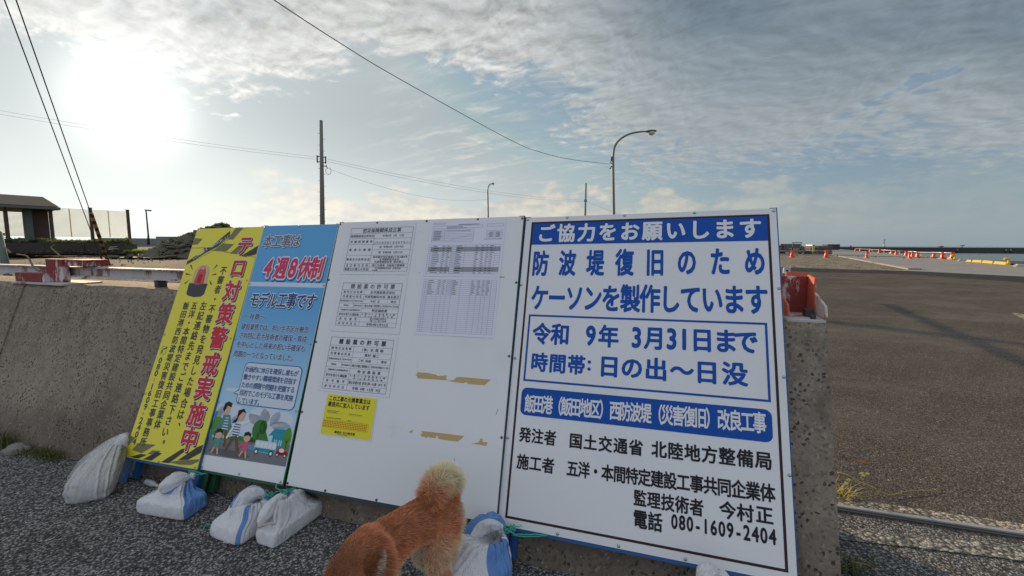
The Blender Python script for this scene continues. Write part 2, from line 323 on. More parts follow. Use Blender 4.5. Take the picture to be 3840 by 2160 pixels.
# ------------------------------------------------------------------ mesh helpers
class MB:
    def __init__(s): s.v = []; s.f = []; s.mi = []; s.mats = []; s.cur = 0; s.smooth = []
        
    def use(s, m):
        if m not in s.mats: s.mats.append(m)
        s.cur = s.mats.index(m); return s
    def add(s, vs, fs, smooth=False):
        o = len(s.v); s.v += [tuple(v) for v in vs]
        for f in fs: s.f.append([o + i for i in f]); s.mi.append(s.cur); s.smooth.append(smooth)
        return s
    def box(s, c, d, M_=None, bev=0.0):
        x, y, z = d[0] / 2, d[1] / 2, d[2] / 2
        vs = [Vector((sx * x, sy * y, sz * z)) for sx in (-1, 1) for sy in (-1, 1) for sz in (-1, 1)]
        if M_ is not None: vs = [M_ @ v for v in vs]
        vs = [v + Vector(c) for v in vs]
        return s.add(vs, [(0, 1, 3, 2), (4, 6, 7, 5), (0, 4, 5, 1), (2, 3, 7, 6), (0, 2, 6, 4), (1, 5, 7, 3)])
    def hexa(s, p8):     # bottom 4 (ccw), top 4
        return s.add(p8, [(3, 2, 1, 0), (4, 5, 6, 7), (0, 1, 5, 4), (1, 2, 6, 5), (2, 3, 7, 6), (3, 0, 4, 7)])
    def prism(s, poly, a, b):     # poly: points (Vector) ; a,b offsets
        n = len(poly); vs = [Vector(p) + Vector(a) for p in poly] + [Vector(p) + Vector(b) for p in poly]
        return s.add(vs, [tuple(range(n))[::-1], tuple(range(n, 2 * n))] + [(i, (i + 1) % n, n + (i + 1) % n, n + i) for i in range(n)])
    def tube(s, pts, r, seg=8, cap=True):
        pts = [Vector(p) for p in pts]; n = len(pts)
        rs = r if isinstance(r, (list, tuple)) else [r] * n
        vs = []; prev = None
        for i, p in enumerate(pts):
            t = (pts[min(i + 1, n - 1)] - pts[max(i - 1, 0)])
            t = t.normalized() if t.length > 1e-9 else Vector((0, 0, 1))
            if prev is None:
                a = t.cross(Vector((0, 0, 1)));
                if a.length < 1e-3: a = t.cross(Vector((1, 0, 0)))
            else:
                a = prev - t * prev.dot(t)
                if a.length < 1e-6: a = t.orthogonal()
            a.normalize(); prev = a; b = t.cross(a)
            for k in range(seg):
                q = 2 * pi * k / seg; vs.append(p + (a * cos(q) + b * sin(q)) * rs[i])
        fs = [(i * seg + k, i * seg + (k + 1) % seg, (i + 1) * seg + (k + 1) % seg, (i + 1) * seg + k) for i in range(n - 1) for k in range(seg)]
        if cap: fs += [tuple(range(seg))[::-1], tuple((n - 1) * seg + k for k in range(seg))]
        return s.add(vs, fs, seg > 5)
    def ell(s, c, rx, ry, rz, nu=14, nv=9, M_=None):
        vs = []; fs = []
        for j in range(nv + 1):
            th = pi * j / nv
            for i in range(nu):
                ph = 2 * pi * i / nu; v = Vector((rx * sin(th) * cos(ph), ry * sin(th) * sin(ph), rz * cos(th)))
                if M_ is not None: v = M_ @ v
                vs.append(v + Vector(c))
        for j in range(nv):
            for i in range(nu):
                fs.append((j * nu + i, (j + 1) * nu + i, (j + 1) * nu + (i + 1) % nu, j * nu + (i + 1) % nu))
        return s.add(vs, fs, True)
    def build(s, name, mats=None, parent=None, bevel=0.0):
        me = bpy.data.meshes.new(name); me.from_pydata([tuple(v) for v in s.v], [], s.f)
        ms = s.mats if mats is None else (mats if isinstance(mats, list) else [mats])
        for m_ in ms: me.materials.append(m_)
        if len(ms) > 1: me.polygons.foreach_set('material_index', s.mi)
        me.polygons.foreach_set('use_smooth', s.smooth)
        me.update()
        o = bpy.data.objects.new(name, me); COL.objects.link(o)
        if parent is not None: o.parent = parent
        if bevel:
            md = o.modifiers.new('bevel', 'BEVEL'); md.width = bevel; md.segments = 2; md.limit_method = 'ANGLE'
        return o
def tag(o, label=None, cat=None, group=None, kind=None):
    if label: o['label'] = label
    if cat: o['category'] = cat
    if group: o['group'] = group
    if kind: o['kind'] = kind
    return o
def thing(name, label, cat, loc=(0, 0, 0), group=None, mw=None):
    o = bpy.data.objects.new(name, None); COL.objects.link(o); o.empty_display_size = .1
    if mw is not None: o.matrix_world = mw
    else: o.location = loc
    return tag(o, label, cat, group)
def struct(name, mb, m=None): return tag(mb.build(name, m), kind='structure')
def copy_tree(o, parent=None):
    c = o.copy(); COL.objects.link(c)
    if parent is not None: c.parent = parent
    for ch in [x for x in bpy.data.objects if x.parent == o]: copy_tree(ch, c)
    return c
def cat_rom(pts, n):
    P_ = [np.array(p, float) for p in pts]; P_ = [2 * P_[0] - P_[1]] + P_ + [2 * P_[-1] - P_[-2]]; out = []
    for i in range(1, len(P_) - 2):
        for k in range(n):
            t = k / n; a, b, c, d = P_[i - 1:i + 3]
            out.append(.5 * (2 * b + (c - a) * t + (2 * a - 5 * b + 4 * c - d) * t * t + (3 * b - a - 3 * c + d) * t ** 3))
    out.append(P_[-2]); return out
def sstep(x, a, b):
    t = min(1, max(0, (x - a) / (b - a))); return t * t * (3 - 2 * t)

# flat print work: glyphs and shapes laid on a panel (local u, v, height w)
_glyph = {}
def glyphs(text, off=0.0):
    k = (text, off)
    if k in _glyph: return _glyph[k]
    c = bpy.data.curves.new('glyph', 'FONT'); c.body = text; c.size = 1; c.offset = off; c.resolution_u = 3
    o = bpy.data.objects.new('glyph', c); COL.objects.link(o)
    bpy.context.view_layer.update()
    dg = bpy.context.evaluated_depsgraph_get(); e = o.evaluated_get(dg); me = e.to_mesh()
    vs = [(v.co.x, v.co.y) for v in me.vertices]; fs = [list(p.vertices) for p in me.polygons]
    e.to_mesh_clear(); bpy.data.objects.remove(o); bpy.data.curves.remove(c)
    _glyph[k] = (vs, fs); return _glyph[k]
class Print:
    def __init__(s): s.mb = MB()
    def text(s, t, u0, v0, u1, v1, m, w=.0012, off=.012, shear=0.0, rot=0.0, box=None):
        # fills the box u0..u1, v0..v1 with the ink of t (box: measured from an unbolded run)
        vs, fs = glyphs(t, off)
        bv = vs if off == 0 else glyphs(t, 0.0)[0]
        if not bv: return
        x0 = min(v[0] for v in bv); x1 = max(v[0] for v in bv); y0 = min(v[1] for v in bv); y1 = max(v[1] for v in bv)
        if t in ('〜', 'ー', '-', '・', '.', '－', '一', '、', '。'):
            y0, y1 = -.08, .84
            if t in ('、', '。', '・'): x0, x1 = 0.04, .96
        sx = (u1 - u0) / max(1e-6, x1 - x0); sy = (v1 - v0) / max(1e-6, y1 - y0)
        out = []
        cu, cv = (u0 + u1) / 2, (v0 + v1) / 2; cr, sr = cos(rot), sin(rot)
        for x, y in vs:
            a = u0 + (x - x0) * sx - cu; b = v0 + (y - y0) * sy - cv
            a += b * shear
            out.append((cu + a * cr - b * sr, cv + a * sr + b * cr, w))
        s.mb.use(m).add(out, fs)
    def poly(s, pts, m, w=.0008):
        s.mb.use(m).add([(p[0], p[1], w) for p in pts], [tuple(range(len(pts)))])
    def rect(s, u0, v0, u1, v1, m, w=.0008): s.poly([(u0, v0), (u1, v0), (u1, v1), (u0, v1)], m, w)
    def frame(s, u0, v0, u1, v1, t, m, w=.0008, tv=None):
        tv = tv or t
        s.rect(u0, v0, u1, v0 + tv, m, w); s.rect(u0, v1 - tv, u1, v1, m, w); s.rect(u0, v0 + tv, u0 + t, v1 - tv, m, w); s.rect(u1 - t, v0 + tv, u1, v1 - tv, m, w)
    def ell(s, cu, cv, a, b, m, w=.0008, n=20, rot=0):
        s.poly([(cu + a * cos(2 * pi * i / n) * cos(rot) - b * sin(2 * pi * i / n) * sin(rot), cv + a * cos(2 * pi * i / n) * sin(rot) + b * sin(2 * pi * i / n) * cos(rot)) for i in range(n)], m, w)
    def rrect(s, u0, v0, u1, v1, r, m, w=.0008):
        pts = []
        for cu, cv, a0 in ((u1 - r, v1 - r, 0), (u0 + r, v1 - r, pi / 2), (u0 + r, v0 + r, pi), (u1 - r, v0 + r, 3 * pi / 2)):
            pts += [(cu + r * cos(a0 + k * pi / 12), cv + r * sin(a0 + k * pi / 12)) for k in range(7)]
        s.poly(pts, m, w)
    def line(s, pts, t, m, w=.0008):
        for (a, b), (c, d) in zip(pts[:-1], pts[1:]):
            L_ = sqrt((c - a) ** 2 + (d - b) ** 2) or 1; nx, ny = -(d - b) / L_ * t / 2, (c - a) / L_ * t / 2
            s.poly([(a + nx, b + ny), (a - nx, b - ny), (c - nx, d - ny), (c + nx, d + ny)], m, w)
    def build(s, name, parent): return s.mb.build(name, None, parent)

# ------------------------------------------------------------------ setting: ground, quay, sea
WE = Vector((.9542, -.2990, 0)); WN = Vector((.2990, .9542, 0)); UP = Vector((0, 0, 1))
def W(s, n, z=0.0): return WE * s + WN * n + UP * z
def wsz(px, py, n):                      # pixel -> (s, z) on the plane n = const of the wall
    p = onplane(px, py, W(0, n), WN); return p.dot(WE), p.z
BACK_N = 2.42
def sheet(pts, z=None):
    b = MB(); b.add([Vector((p[0], p[1], p[2] if z is None else z)) for p in pts], [tuple(range(len(pts)))]); return b
struct('asphalt_road', sheet([W(-90, -60), W(90, -60), W(90, BACK_N), W(-90, BACK_N)], 0.0), MT['asph'])
aA = onz(2950, 1003); aB = onz(3430, 1017); aC = onz(3840, 1037); aD = onz(4700, 1066)
k0 = onz(3120, 957); kB = onz(3405, 1012)
q1 = onz(3195, 938); q2 = onz(3590, 968); q3 = onz(3838, 1000); qd = (q2 - q3).normalized(); q0 = q3 - qd * 30; qF = q2 + (q1 - q2) * 1.9
struct('apron', sheet([W(-1.0, BACK_N), W(60, BACK_N), W(60, 40), W(-1.0, 70)], 0.0), MT['asph2'])
struct('gravel_yard', sheet([onz(2500, 994), aA, aB, kB, k0, onz(3120, 948), onz(2500, 948)], .004), MT['gravel'])
b = MB(); quaypts = [aB, aC, aD, q0, q3, q2, q1, qF, k0 + (k0 - kB) * 1.2, k0]
b.prism([Vector((p[0], p[1], 0)) for p in quaypts[::1]], (0, 0, -3.0), (0, 0, .008)); struct('quay', b, MT['quay'])
l0 = onz(3330, 960); l1 = onz(3840, 1022); l2 = l1 + (l1 - l0) * .25
struct('quay_sunlit_strip', sheet([l2, q0 + (l2 - l1) * .0, q3, q2, q1, l0], .012), MT['palecon'])  # sunlit band of the quay edge put in as a paler surface
kd = (k0 - kB).normalized(); kn = Vector((-kd.y, kd.x, 0))
b = MB(); b.prism([kB, kB + kn * -.55, k0 + kn * -.55, k0], (0, 0, .004), (0, 0, .10)); tag(b.build('quay_kerb', MT['palecon']), kind='structure')
# darker newer strip of asphalt along the yard edge
dk = asphalt('dark_asphalt', (.045, .042, .04), (.11, .105, .10), 110, (1, 1, 1), .5, .04)
ad = (aC - aB).normalized(); an = Vector((-ad.y, ad.x, 0))
e0 = onz(2960, 1018); e1 = onz(3430, 1030); e2 = onz(3840, 1060); e3 = onz(4700, 1100)
struct('asphalt_patch_strip', sheet([aA - Vector((.5, .3, 0)), e0, e1, e2, e3, aD, aC, aB][::-1], .003), dk)
c_ = onz(3800, 1178); struct('concrete_patch', sheet([onz(3785, 1170), onz(3850, 1180), onz(4000, 1215), onz(3990, 1235), onz(3845, 1200)][::-1], .004), MT['gravel'])
# lot behind the wall on the left, a little higher
def lotz(x, y):
    p = Vector((x, y, 0)); s = p.dot(WE); n = p.dot(WN)
    return .50 * sstep(-s, 1.2, 5.5) * sstep(n, 2.6, 9.0) + .27 * sstep(-s, 4, 9) * sstep(n, 17, 28)
def grid(s0, s1, n0, n1, ns, nn_, zf):
    b = MB(); vs = []; fs = []
    for j in range(nn_ + 1):
        n = n0 + (n1 - n0) * (j / nn_) ** 2.2
        for i in range(ns + 1):
            s = s1 + (s0 - s1) * (i / ns) ** 1.8; p = W(s, n); vs.append((p.x, p.y, zf(p.x, p.y)))
    for j in range(nn_):
        for i in range(ns):
            a = j * (ns + 1) + i; fs.append((a, a + ns + 1, a + ns + 2, a + 1))
    b.add(vs, fs, True); return b
r2 = random.Random(3)
def lz(x, y):
    z = lotz(x, y); d = Vector((x, y, 0)); s = d.dot(WE)
    return z + (.05 * sin(x * .9 + y * .4) + .035 * sin(x * 2.3 - y * 1.7) + r2.uniform(-.02, .02)) * sstep(-s, 2, 6) * sstep(d.dot(WN), 3, 7)
struct('gravel_lot', grid(-120, -1.0, BACK_N, 58, 110, 90, lz), MT['lot'])
# sea
m, b_, p_ = newmat('sea_water'); P_ = coords(b_, True)
hh = b_.m('ADD', b_.noise(b_.vm('MULTIPLY', P_, (.5, 1.2, 1)), .9, 5, .6), b_.m('MULTIPLY', b_.noise(P_, .12, 3, .5), 1.5))
b_.put(p_.inputs['Base Color'], (.10, .155, .185)); p_.inputs['Roughness'].default_value = .25; p_.inputs['IOR'].default_value = 1.33
bump(b_, p_, hh, .55, .35); MT['sea'] = m
struct('sea', sheet([(-40000, -40000), (40000, -40000), (40000, 40000), (-40000, 40000)], -1.6), MT['sea'])

# ------------------------------------------------------------------ the battered concrete wall
S_END = wsz(3103, 1221, 1.965)[0]
TOPN = 1.972; FOOT, TOPZ = 1.615, wsz(1800, 1150, TOPN)[1]
TOPZ = (wsz(662, 1091, TOPN)[1] + wsz(3103, 1221, TOPN)[1]) / 2
wall = thing('concrete_wall', 'long low concrete flood wall with sloping pitted face behind the sign boards', 'wall', W(-3, 2.1, 0))
def wallseg(s0, s1, name, dn=0.0):
    b = MB(); ns = max(2, int((s1 - s0) / .12)); prof = [(FOOT - .02 + dn, -.05), (FOOT + dn, 0), (FOOT + (TOPN - FOOT) * .5 + dn, TOPZ * .5), (TOPN - .012 + dn, TOPZ - .03), (TOPN + .012 + dn, TOPZ), (2.20, TOPZ + .002), (2.385, TOPZ), (2.40, TOPZ - .02), (2.41, -.05)]
    vs = []; rr_ = random.Random(5)
    for i in range(ns + 1):
        s = s0 + (s1 - s0) * i / ns
        for j, (n, z) in enumerate(prof):
            jn = rr_.uniform(-.006, .006) if j in (3, 4) else 0; jz = rr_.uniform(-.005, .005) if j in (3, 4) else 0
            vs.append(W(s, n + jn, z + jz) - wall.location)
    k = len(prof); fs = [(i * k + j, (i + 1) * k + j, (i + 1) * k + j + 1, i * k + j + 1) for i in range(ns) for j in range(k - 1)]
    fs += [tuple(range(k))[::-1], tuple(ns * k + j for j in range(k))]
    b.add(vs, [f[::-1] if len(f) == 4 else f for f in fs]); return b.build(name, MT['wall'], wall)
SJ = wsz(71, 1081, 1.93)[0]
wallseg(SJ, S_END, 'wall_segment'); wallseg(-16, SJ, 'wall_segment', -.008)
# steel rail of the flood gate in the ground, with worn concrete either side
rl = [wsz(0, 0, 2.0)]
R0 = onz(3143, 1905); R1 = onz(3840, 2010); rd = (R1 - R0).normalized(); rn = Vector((-rd.y, rd.x, 0))
def strip(o0, o1, z, sa=-1.6, sb=9.0): return sheet([R0 + rd * sa + rn * o0, R0 + rd * sb + rn * o0, R0 + rd * sb + rn * o1, R0 + rd * sa + rn * o1], z)
MT['worn'] = asphalt('worn_pale_screed', (.34, .30, .25), (.64, .58, .48), 60, (1, .97, .92), .9, .25)
MT['worn2'] = asphalt('worn_screed_over_asphalt', (.20, .19, .17), (.55, .52, .46), 60, (1, 1, 1), 1.0, .14, ((.62, .58, .50), .85))
struct('rail_screed', strip(.028, .105, .004), MT['worn']); struct('rail_apron', sheet([onz(3080, 1972), onz(3080, 2018), onz(3500, 2064), onz(3840, 2106), onz(4300, 2150), onz(4300, 2100), onz(3840, 2052), onz(3500, 2020)], .004), MT['worn2'])
g = thing('gate_rail', 'flush steel rail crossing the gap at the right end of the concrete wall', 'rail', R0)
b = MB(); b.prism([rn * -.006 + rd * -1.6, rn * -.006 + rd * 9, rn * .016 + rd * 9, rn * .016 + rd * -1.6], (0, 0, -.01), (0, 0, .014)); b.build('rail_head', mat('worn_rail_steel', (.40, .40, .39), .5, .15, 15, metal=.3), g)
b = MB(); b.prism([rn * -.030 + rd * -1.6, rn * -.030 + rd * 9, rn * -.0065 + rd * 9, rn * -.0065 + rd * -1.6], (0, 0, -.01), (0, 0, .007)); b.build('rail_groove_shadow', MT['dark'], g)  # raised dark strip painted in for the shadowed groove beside the rail

# ------------------------------------------------------------------ steel beams and brackets on the wall
gb = thing('guard_beam', 'long red and white peeling steel beam along the top of the wall', 'steel beam', W(-3, 2.12, TOPZ))
sB, zB = wsz(600, 1048, 2.12); _, zT = wsz(600, 1014, 2.12)
R17 = Matrix.Rotation(-radians(17.4), 3, 'Z')
def wbox(mb, s0, s1, n0, n1, z0, z1, org):
    mb.hexa([W(s0, n0, z0) - org, W(s1, n0, z0) - org, W(s1, n1, z0) - org, W(s0, n1, z0) - org, W(s0, n0, z1) - org, W(s1, n0, z1) - org, W(s1, n1, z1) - org, W(s0, n1, z1) - org])
sl0, sl1 = -12.0, wsz(690, 1030, 2.12)[0] + 2.4
s_brk = wsz(215, 1010, 2.12)[0]
for a, c in ((sl0, s_brk - .02), (s_brk + .03, sl1)):
    b = MB(); wbox(b, a, c, 2.122, 2.130, zB + .006, zT, gb.location); b.build('beam_web', MT['peel2'], gb)
    b = MB(); wbox(b, a, c, 2.095, 2.165, zT, zT + .009, gb.location); wbox(b, a, c, 2.095, 2.165, zB - .004, zB + .006, gb.location); b.build('beam_flange', MT['peel2'], gb)
for px_s in (596,):
    s_, _ = wsz(px_s, 1050, 2.12); b = MB(); wbox(b, s_ - .018, s_ + .018, 2.10, 2.16, TOPZ + .001, zB - .004, gb.location); b.build('spacer', MT['dark'], gb)
# joint bracket on the left, in front of the beam
br = thing('rail_bracket', 'red and white peeling bracket clamping the beam joint on the left wall top', 'bracket', W(wsz(200, 1050, 2.06)[0], 2.06, TOPZ), 'rail brackets on the wall')
def pxbox(name, x0, y0, x1, y1, n0, n1, m_, org, zmin=None):
    s0, z1 = wsz(x0, y0, n0); s1, z0 = wsz(x1, y1, n0); z0 = max(z0, zmin) if zmin else z0
    b = MB(); wbox(b, s0, s1, n0, n1, z0, z1, org.location); return b.build(name, m_, org, .004)
pxbox('cap_plate', 240, 973, 326, 1000, 2.05, 2.19, MT['peel'], br)
pxbox('post_plate', 168, 971, 239, 1062, 2.045, 2.09, MT['peel'], br, TOPZ + .013)
pxbox('post_back', 172, 973, 236, 1045, 2.14, 2.19, MT['peel'], br, TOPZ + .013)
pxbox('foot_plate', 54, 1021, 167, 1062, 1.99, 2.05, MT['peel'], br, TOPZ + .013)
b = MB(); s0, _ = wsz(50, 1060, 1.97); s1, _ = wsz(240, 1060, 1.97); wbox(b, s0, s1, 1.955, 2.20, TOPZ + .001, TOPZ + .0125, br.location); b.build('base_plate', MT['peel2'], br)
# end stop on the right: channel open towards the viewer
eb = thing('rail_bracket', 'red and white peeling end stop bracket standing on the right end of the wall', 'bracket', W(S_END - .1, 2.05, TOPZ), 'rail brackets on the wall')
N1 = 2.20; zb = TOPZ + .014
s1, zt = wsz(3032, 1037, N1); s0 = wsz(2960, 1190, 1.985)[0]
b = MB(); wbox(b, s0, s1, N1, N1 + .012, zb, zt, eb.location); b.build('web_plate', MT['peel'], eb, .002)
zf = zb + (zt - zb) * .50
def flange(s, name, m_):
    pr = [(N1 + .014, zt + .008), (N1 - .072, zt - .002), (N1 - .076, zf + .020), (1.995, zf - .024), (1.978, zb + .012), (N1 + .014, zb)]
    b = MB(); b.prism([W(s, n, z) - eb.location for n, z in pr], WE * -.0045, WE * .0045); return b.build(name, m_, eb, .0015)
flange(s1 + .0045, 'side_flange', MT['peel_lit']); flange(s0 - .0045, 'side_flange', MT['peel_lit'])
b = MB(); wbox(b, s0 + .05, s1 + .01, N1 + .05, N1 + .058, zt - .03, zt + .016, eb.location); b.build('back_plate', MT['peel_lit'], eb)
sp0 = wsz(2950, 1210, TOPN + .02)[0]; sp1 = wsz(3102, 1215, TOPN + .02)[0]
b = MB(); wbox(b, sp0, sp1 - .004, TOPN + .018, N1 + .08, TOPZ + .0025, zb, eb.location); b.build('base_plate', MT['peel2'], eb, .002)
b = MB(); sm = (s0 + s1) / 2; wbox(b, sm - .05, sm - .015, N1 - .05, N1 - .001, zb + .001, zb + .035, eb.location); b.build('stop_block', MT['dark'], eb, .003); b = MB(); wbox(b, sm + .02, sm + .05, N1 - .13, N1 - .09, zb + .001, zb + .032, eb.location); b.build('stop_block', MT['dark'], eb, .003)
b = MB(); b.tube([W(s1 - .03, 2.02, zb + .001) - eb.location, W(s1 - .03, 2.02, zb + .018) - eb.location], .010, 6); b.build('bolt', MT['dark'], eb)
gb2 = thing('guard_beam', 'short peeling beam behind the big blue lettered sign, ending at the wall end bracket', 'steel beam', W(-.1, 2.12, TOPZ))
b = MB(); wbox(b, .0, s0 - .02, 2.122, 2.130, TOPZ + .05, TOPZ + .13, gb2.location); wbox(b, 0, s0 - .02, 2.09, 2.165, TOPZ + .13, TOPZ + .139, gb2.location); wbox(b, 0, s0 - .02, 2.09, 2.165, TOPZ + .001, TOPZ + .05, gb2.location); b.build('beam_web', MT['peel2'], gb2)

# ------------------------------------------------------------------ sign boards
BPOSE = [(-2.1836, 2.3084, .1291, -.2910, .3919, .0211), (-1.6585, 2.1720, .1342, -.2919, .3748, .0143),
         (-1.1135, 2.0101, .1424, -.2996, .3620, .0195), (-.0587, 1.7044, .1519, -.3278, .3557, .0227)]
BW = [.55, .55, 1.1, 1.1]
def board_matrix(i):
    x, y, z, psi, lam, rl = BPOSE[i]
    e = Vector((cos(psi), sin(psi), 0)); n = Vector((-sin(psi), cos(psi), 0)); up = UP * cos(lam) + n * sin(lam)
    e2 = e * cos(rl) + up * sin(rl); up2 = up * cos(rl) - e * sin(rl); f = e2.cross(up2)
    m = Matrix.Identity(4)
    for k in range(3): m[k][0] = e2[k]; m[k][1] = up2[k]; m[k][2] = f[k]; m[k][3] = (x, y, z)[k]
    return m
def make_board(i, name, label, fm, panel_mat, legs=(True, True), screws=(), sm='steel'):
    mw = board_matrix(i); t = thing(name, label, 'sign board', mw=mw, group='sign boards leaning on the wall'); w_ = BW[i]
    b = MB(); b.box((w_ / 2, .7, -.0015), (w_ - .006, 1.398, .003)); panel = b.build('panel', panel_mat, t)
    b = MB()
    for u in (.012, w_ - .012): b.box((u, .698, -.0185), (.028, 1.412, .030))
    for v in (.004, .47, .94, 1.388): b.box((w_ / 2, v, -.0185), (w_ - .054, .026 if v > .01 else .034, .028))
    b.build('frame', fm, t)
    down = mw.to_3x3().inverted()
    for k, u in enumerate((.012, w_ - .012)):
        if not legs[k]: continue
        p0 = mw @ Vector((u, -.008, -.02)); d = (mw.to_3x3() @ Vector((0, -1, 0))); L_ = p0.z / -d.z
        b = MB(); sg = 1 if k == 0 else -1
        b.box((u + sg * .012, -.0085 - L_ / 2, -.020), (.058, L_, .004)); b.box((u - sg * .015, -.0085 - L_ / 2, -.042), (.004, L_, .040))
        b.box((u + sg * .056, -.0085 - L_ / 2 + .012, -.052), (.030, L_ - .03, .024))
        b.build('leg', fm, t)
    for (u, v) in screws:
        b = MB(); b.tube([(u, v, 0), (u, v, .0022), (u, v, .0034)], [.0062, .0058, .003], 10); b.use(MT['dark']); b.cur = 0; b.build('screw', MT[sm], t)
    return t, panel
def em(pr, ch, cu, cv, w_, h_, m_, wz=.0012, off=.02, shear=0.0):
    # one character centred on (cu, cv); weight is built up from shifted copies so dense characters stay whole
    vs, fs = glyphs(ch, 0.0)
    if not vs: return
    ascii_ = ord(ch[0]) < 128
    cx_ = (min(v[0] for v in vs) + max(v[0] for v in vs)) / 2 if (ascii_ or len(ch) > 1) else .5
    cy_ = (.345 if ascii_ else .375)
    if off < .008: sh = [(0, 0)]
    elif off < .045: sh = [(off * cos(k * pi / 3), off * sin(k * pi / 3)) for k in range(6)]
    else: sh = [(off * cos(k * pi / 8), off * sin(k * pi / 8)) for k in range(16)] + [(off * .5 * cos(k * pi / 3), off * .5 * sin(k * pi / 3)) for k in range(6)]
    pr.mb.use(m_)
    for i, (ox, oy) in enumerate(sh):
        out = []
        for x, y in vs:
            a = (x + ox - cx_) * w_; b = (y + oy - cy_) * h_; out.append((cu + a + b * shear, cv + b, wz + i * .000009))
        pr.mb.add(out, fs)
def hchars(pr, txt, u0, u1, vc, inkh, m_, wz=.0012, off=.02, fill=.94, vc1=None, cw=None):
    n = len(txt); cell = (u1 - u0) / n
    for k, ch in enumerate(txt):
        if ch in ' 　': continue
        v = vc + ((vc1 - vc) * k / max(1, n - 1) if vc1 is not None else 0)
        em(pr, ch, u0 + cell * (k + .5), v, cw or cell * fill * 1.05, inkh / .90, m_, wz, off)
def vchars(pr, txt, uc, v0, v1, w_, h_, m_, wz=.0012, off=.02, dx=0, dy=0):
    n = len(txt); st = (v0 - v1) / max(1, n - 1)
    for k, ch in enumerate(txt):
        v = v0 - st * k
        if ch == '-': pr.rect(uc - .0012 + dx, v - .010 + dy, uc + .0012 + dx, v + .010 + dy, m_, wz); continue
        if ch in '、。': em(pr, ch, uc + w_ * .55 + dx, v + h_ * .45 + dy, w_, h_, m_, wz, off); continue
        em(pr, ch, uc + dx, v + dy, w_, h_, m_, wz, off)
I = INK
# --- big sign with blue header
sc4 = [(.012, 1.388), (.21, 1.392), (.48, 1.392), (.78, 1.392), (1.088, 1.388), (.009, 1.05), (.011, .70), (.012, .35), (.012, .012), (1.091, 1.05), (1.091, .70), (1.091, .35), (.26, .010), (.50, .010), (.74, .010), (1.085, .012)]
t4, p4 = make_board(3, 'sign_board', 'wide sign at the right end, white on blue header above blue and black lettering', MT['blue'], MT['white'], (True, True), sc4)
pr = Print(); K = I['blue']
pr.frame(.033, .032, 1.071, 1.374, .0095, I['brownblack'], .0008)
pr.rect(.0425, 1.255, 1.0615, 1.3645, K, .0010)
hchars(pr, 'ご協力をお願いします', .062, 1.046, 1.312, .086, I['white'], .0018, .035, .86)
hchars(pr, '防波堤復旧のため', .030, 1.074, 1.160, .118, K, .0012, .035, .72, 1.166, .082)
hchars(pr, 'ケーソンを製作しています', .064, 1.050, .990, .118, K, .0012, .032, 1.02, 1.002)
pr.frame(.060, .602, 1.043, .908, .0085, K, .0010)
for ch, u, w_ in (('令', .128, .088), ('和', .215, .088), ('9', .352, .090), ('年', .429, .090), ('3', .547, .090), ('月', .620, .086), ('3', .688, .090), ('1', .737, .090), ('日', .805, .090), ('ま', .892, .092), ('で', .965, .092)):
    em(pr, ch, u, .820 + (u - .1) * .010, w_, .102 if ord(ch) > 200 else .120, K, .0012, .034)
for ch, u in (('時', .128), ('間', .212), ('帯', .296)): em(pr, ch, u, .690, .080, .088, K, .0012, .034)
for v in (.676, .706): pr.ell(.352, v, .0075, .0075, K, .0012, 12)
for ch, u in (('日', .437), ('の', .531), ('出', .628), ('〜', .728), ('日', .821), ('没', .922)): em(pr, ch, u, .693 + (u - .4) * .012, .094, .096, K, .0012, .034)
pr.rrect(.058, .455, 1.044, .574, .026, K, .0010)
hchars(pr, '飯田港（飯田地区）西防波堤（災害復旧）改良工事', .078, 1.022, .506, .073, I['white'], .0018, .026, 1.08, .523)
BK = I['black']
hchars(pr, '発注者', .062, .230, .373, .058, BK, .0012, .028); hchars(pr, '国土交通省', .282, .586, .374, .057, BK, .0012, .03, .90, .378); hchars(pr, '北陸地方整備局', .613, 1.040, .382, .059, BK, .0012, .03, .92, .390)
hchars(pr, '施工者', .062, .230, .262, .058, BK, .0012, .028); hchars(pr, '五洋・本間特定建設工事共同企業体', .281, 1.042, .264, .059, BK, .0012, .03, 1.0, .280)
hchars(pr, '監理技術者', .550, .805, .193, .056, BK, .0012, .03); hchars(pr, '今村', .856, .972, .200, .056, BK, .0012, .03); em(pr, '正', 1.005, .204, .058, .062, BK, .0012, .03)
hchars(pr, '電話', .550, .660, .118, .062, BK, .0012, .03); hchars(pr, '080-1609-2404', .688, 1.041, .131, .062, BK, .0012, .032, 1.0, .137, .046)
pr.build('lettering', p4)
# --- white notice board
sc3 = [(.008, 1.388), (.253, 1.390), (.559, 1.390), (.853, 1.391), (1.090, 1.388), (.008, 1.056), (.008, .711), (.009, .35), (.010, .010), (.234, .008), (.517, .008), (.80, .008), (1.087, .010), (1.090, 1.054), (1.088, .701), (1.088, .344)]
t3, p3 = make_board(2, 'sign_board', 'plain white notice board covered with taped paper notices, third board from the left', MT['teal'], MT['white'], (False, True), sc3, 'dsteel')
def tape(pts, jag=0.0):
    b = MB(); b.prism([Vector((u, v, 0)) for u, v in pts], (0, 0, .0004), (0, 0, .0009)); return b.build('tape_scrap', MT['kraft'], t3)
tape([(.632, .596), (.690, .596), (.734, .591), (.742, .586), (.792, .592), (.784, .583), (.795, .569), (.812, .570), (.832, .576), (.838, .586), (.860, .590), (1.010, .589), (.995, .574), (.982, .561), (.90, .561), (.895, .569), (.886, .566), (.876, .562), (.81, .566), (.79, .570), (.70, .568), (.637, .567), (.633, .578), (.626, .578)])
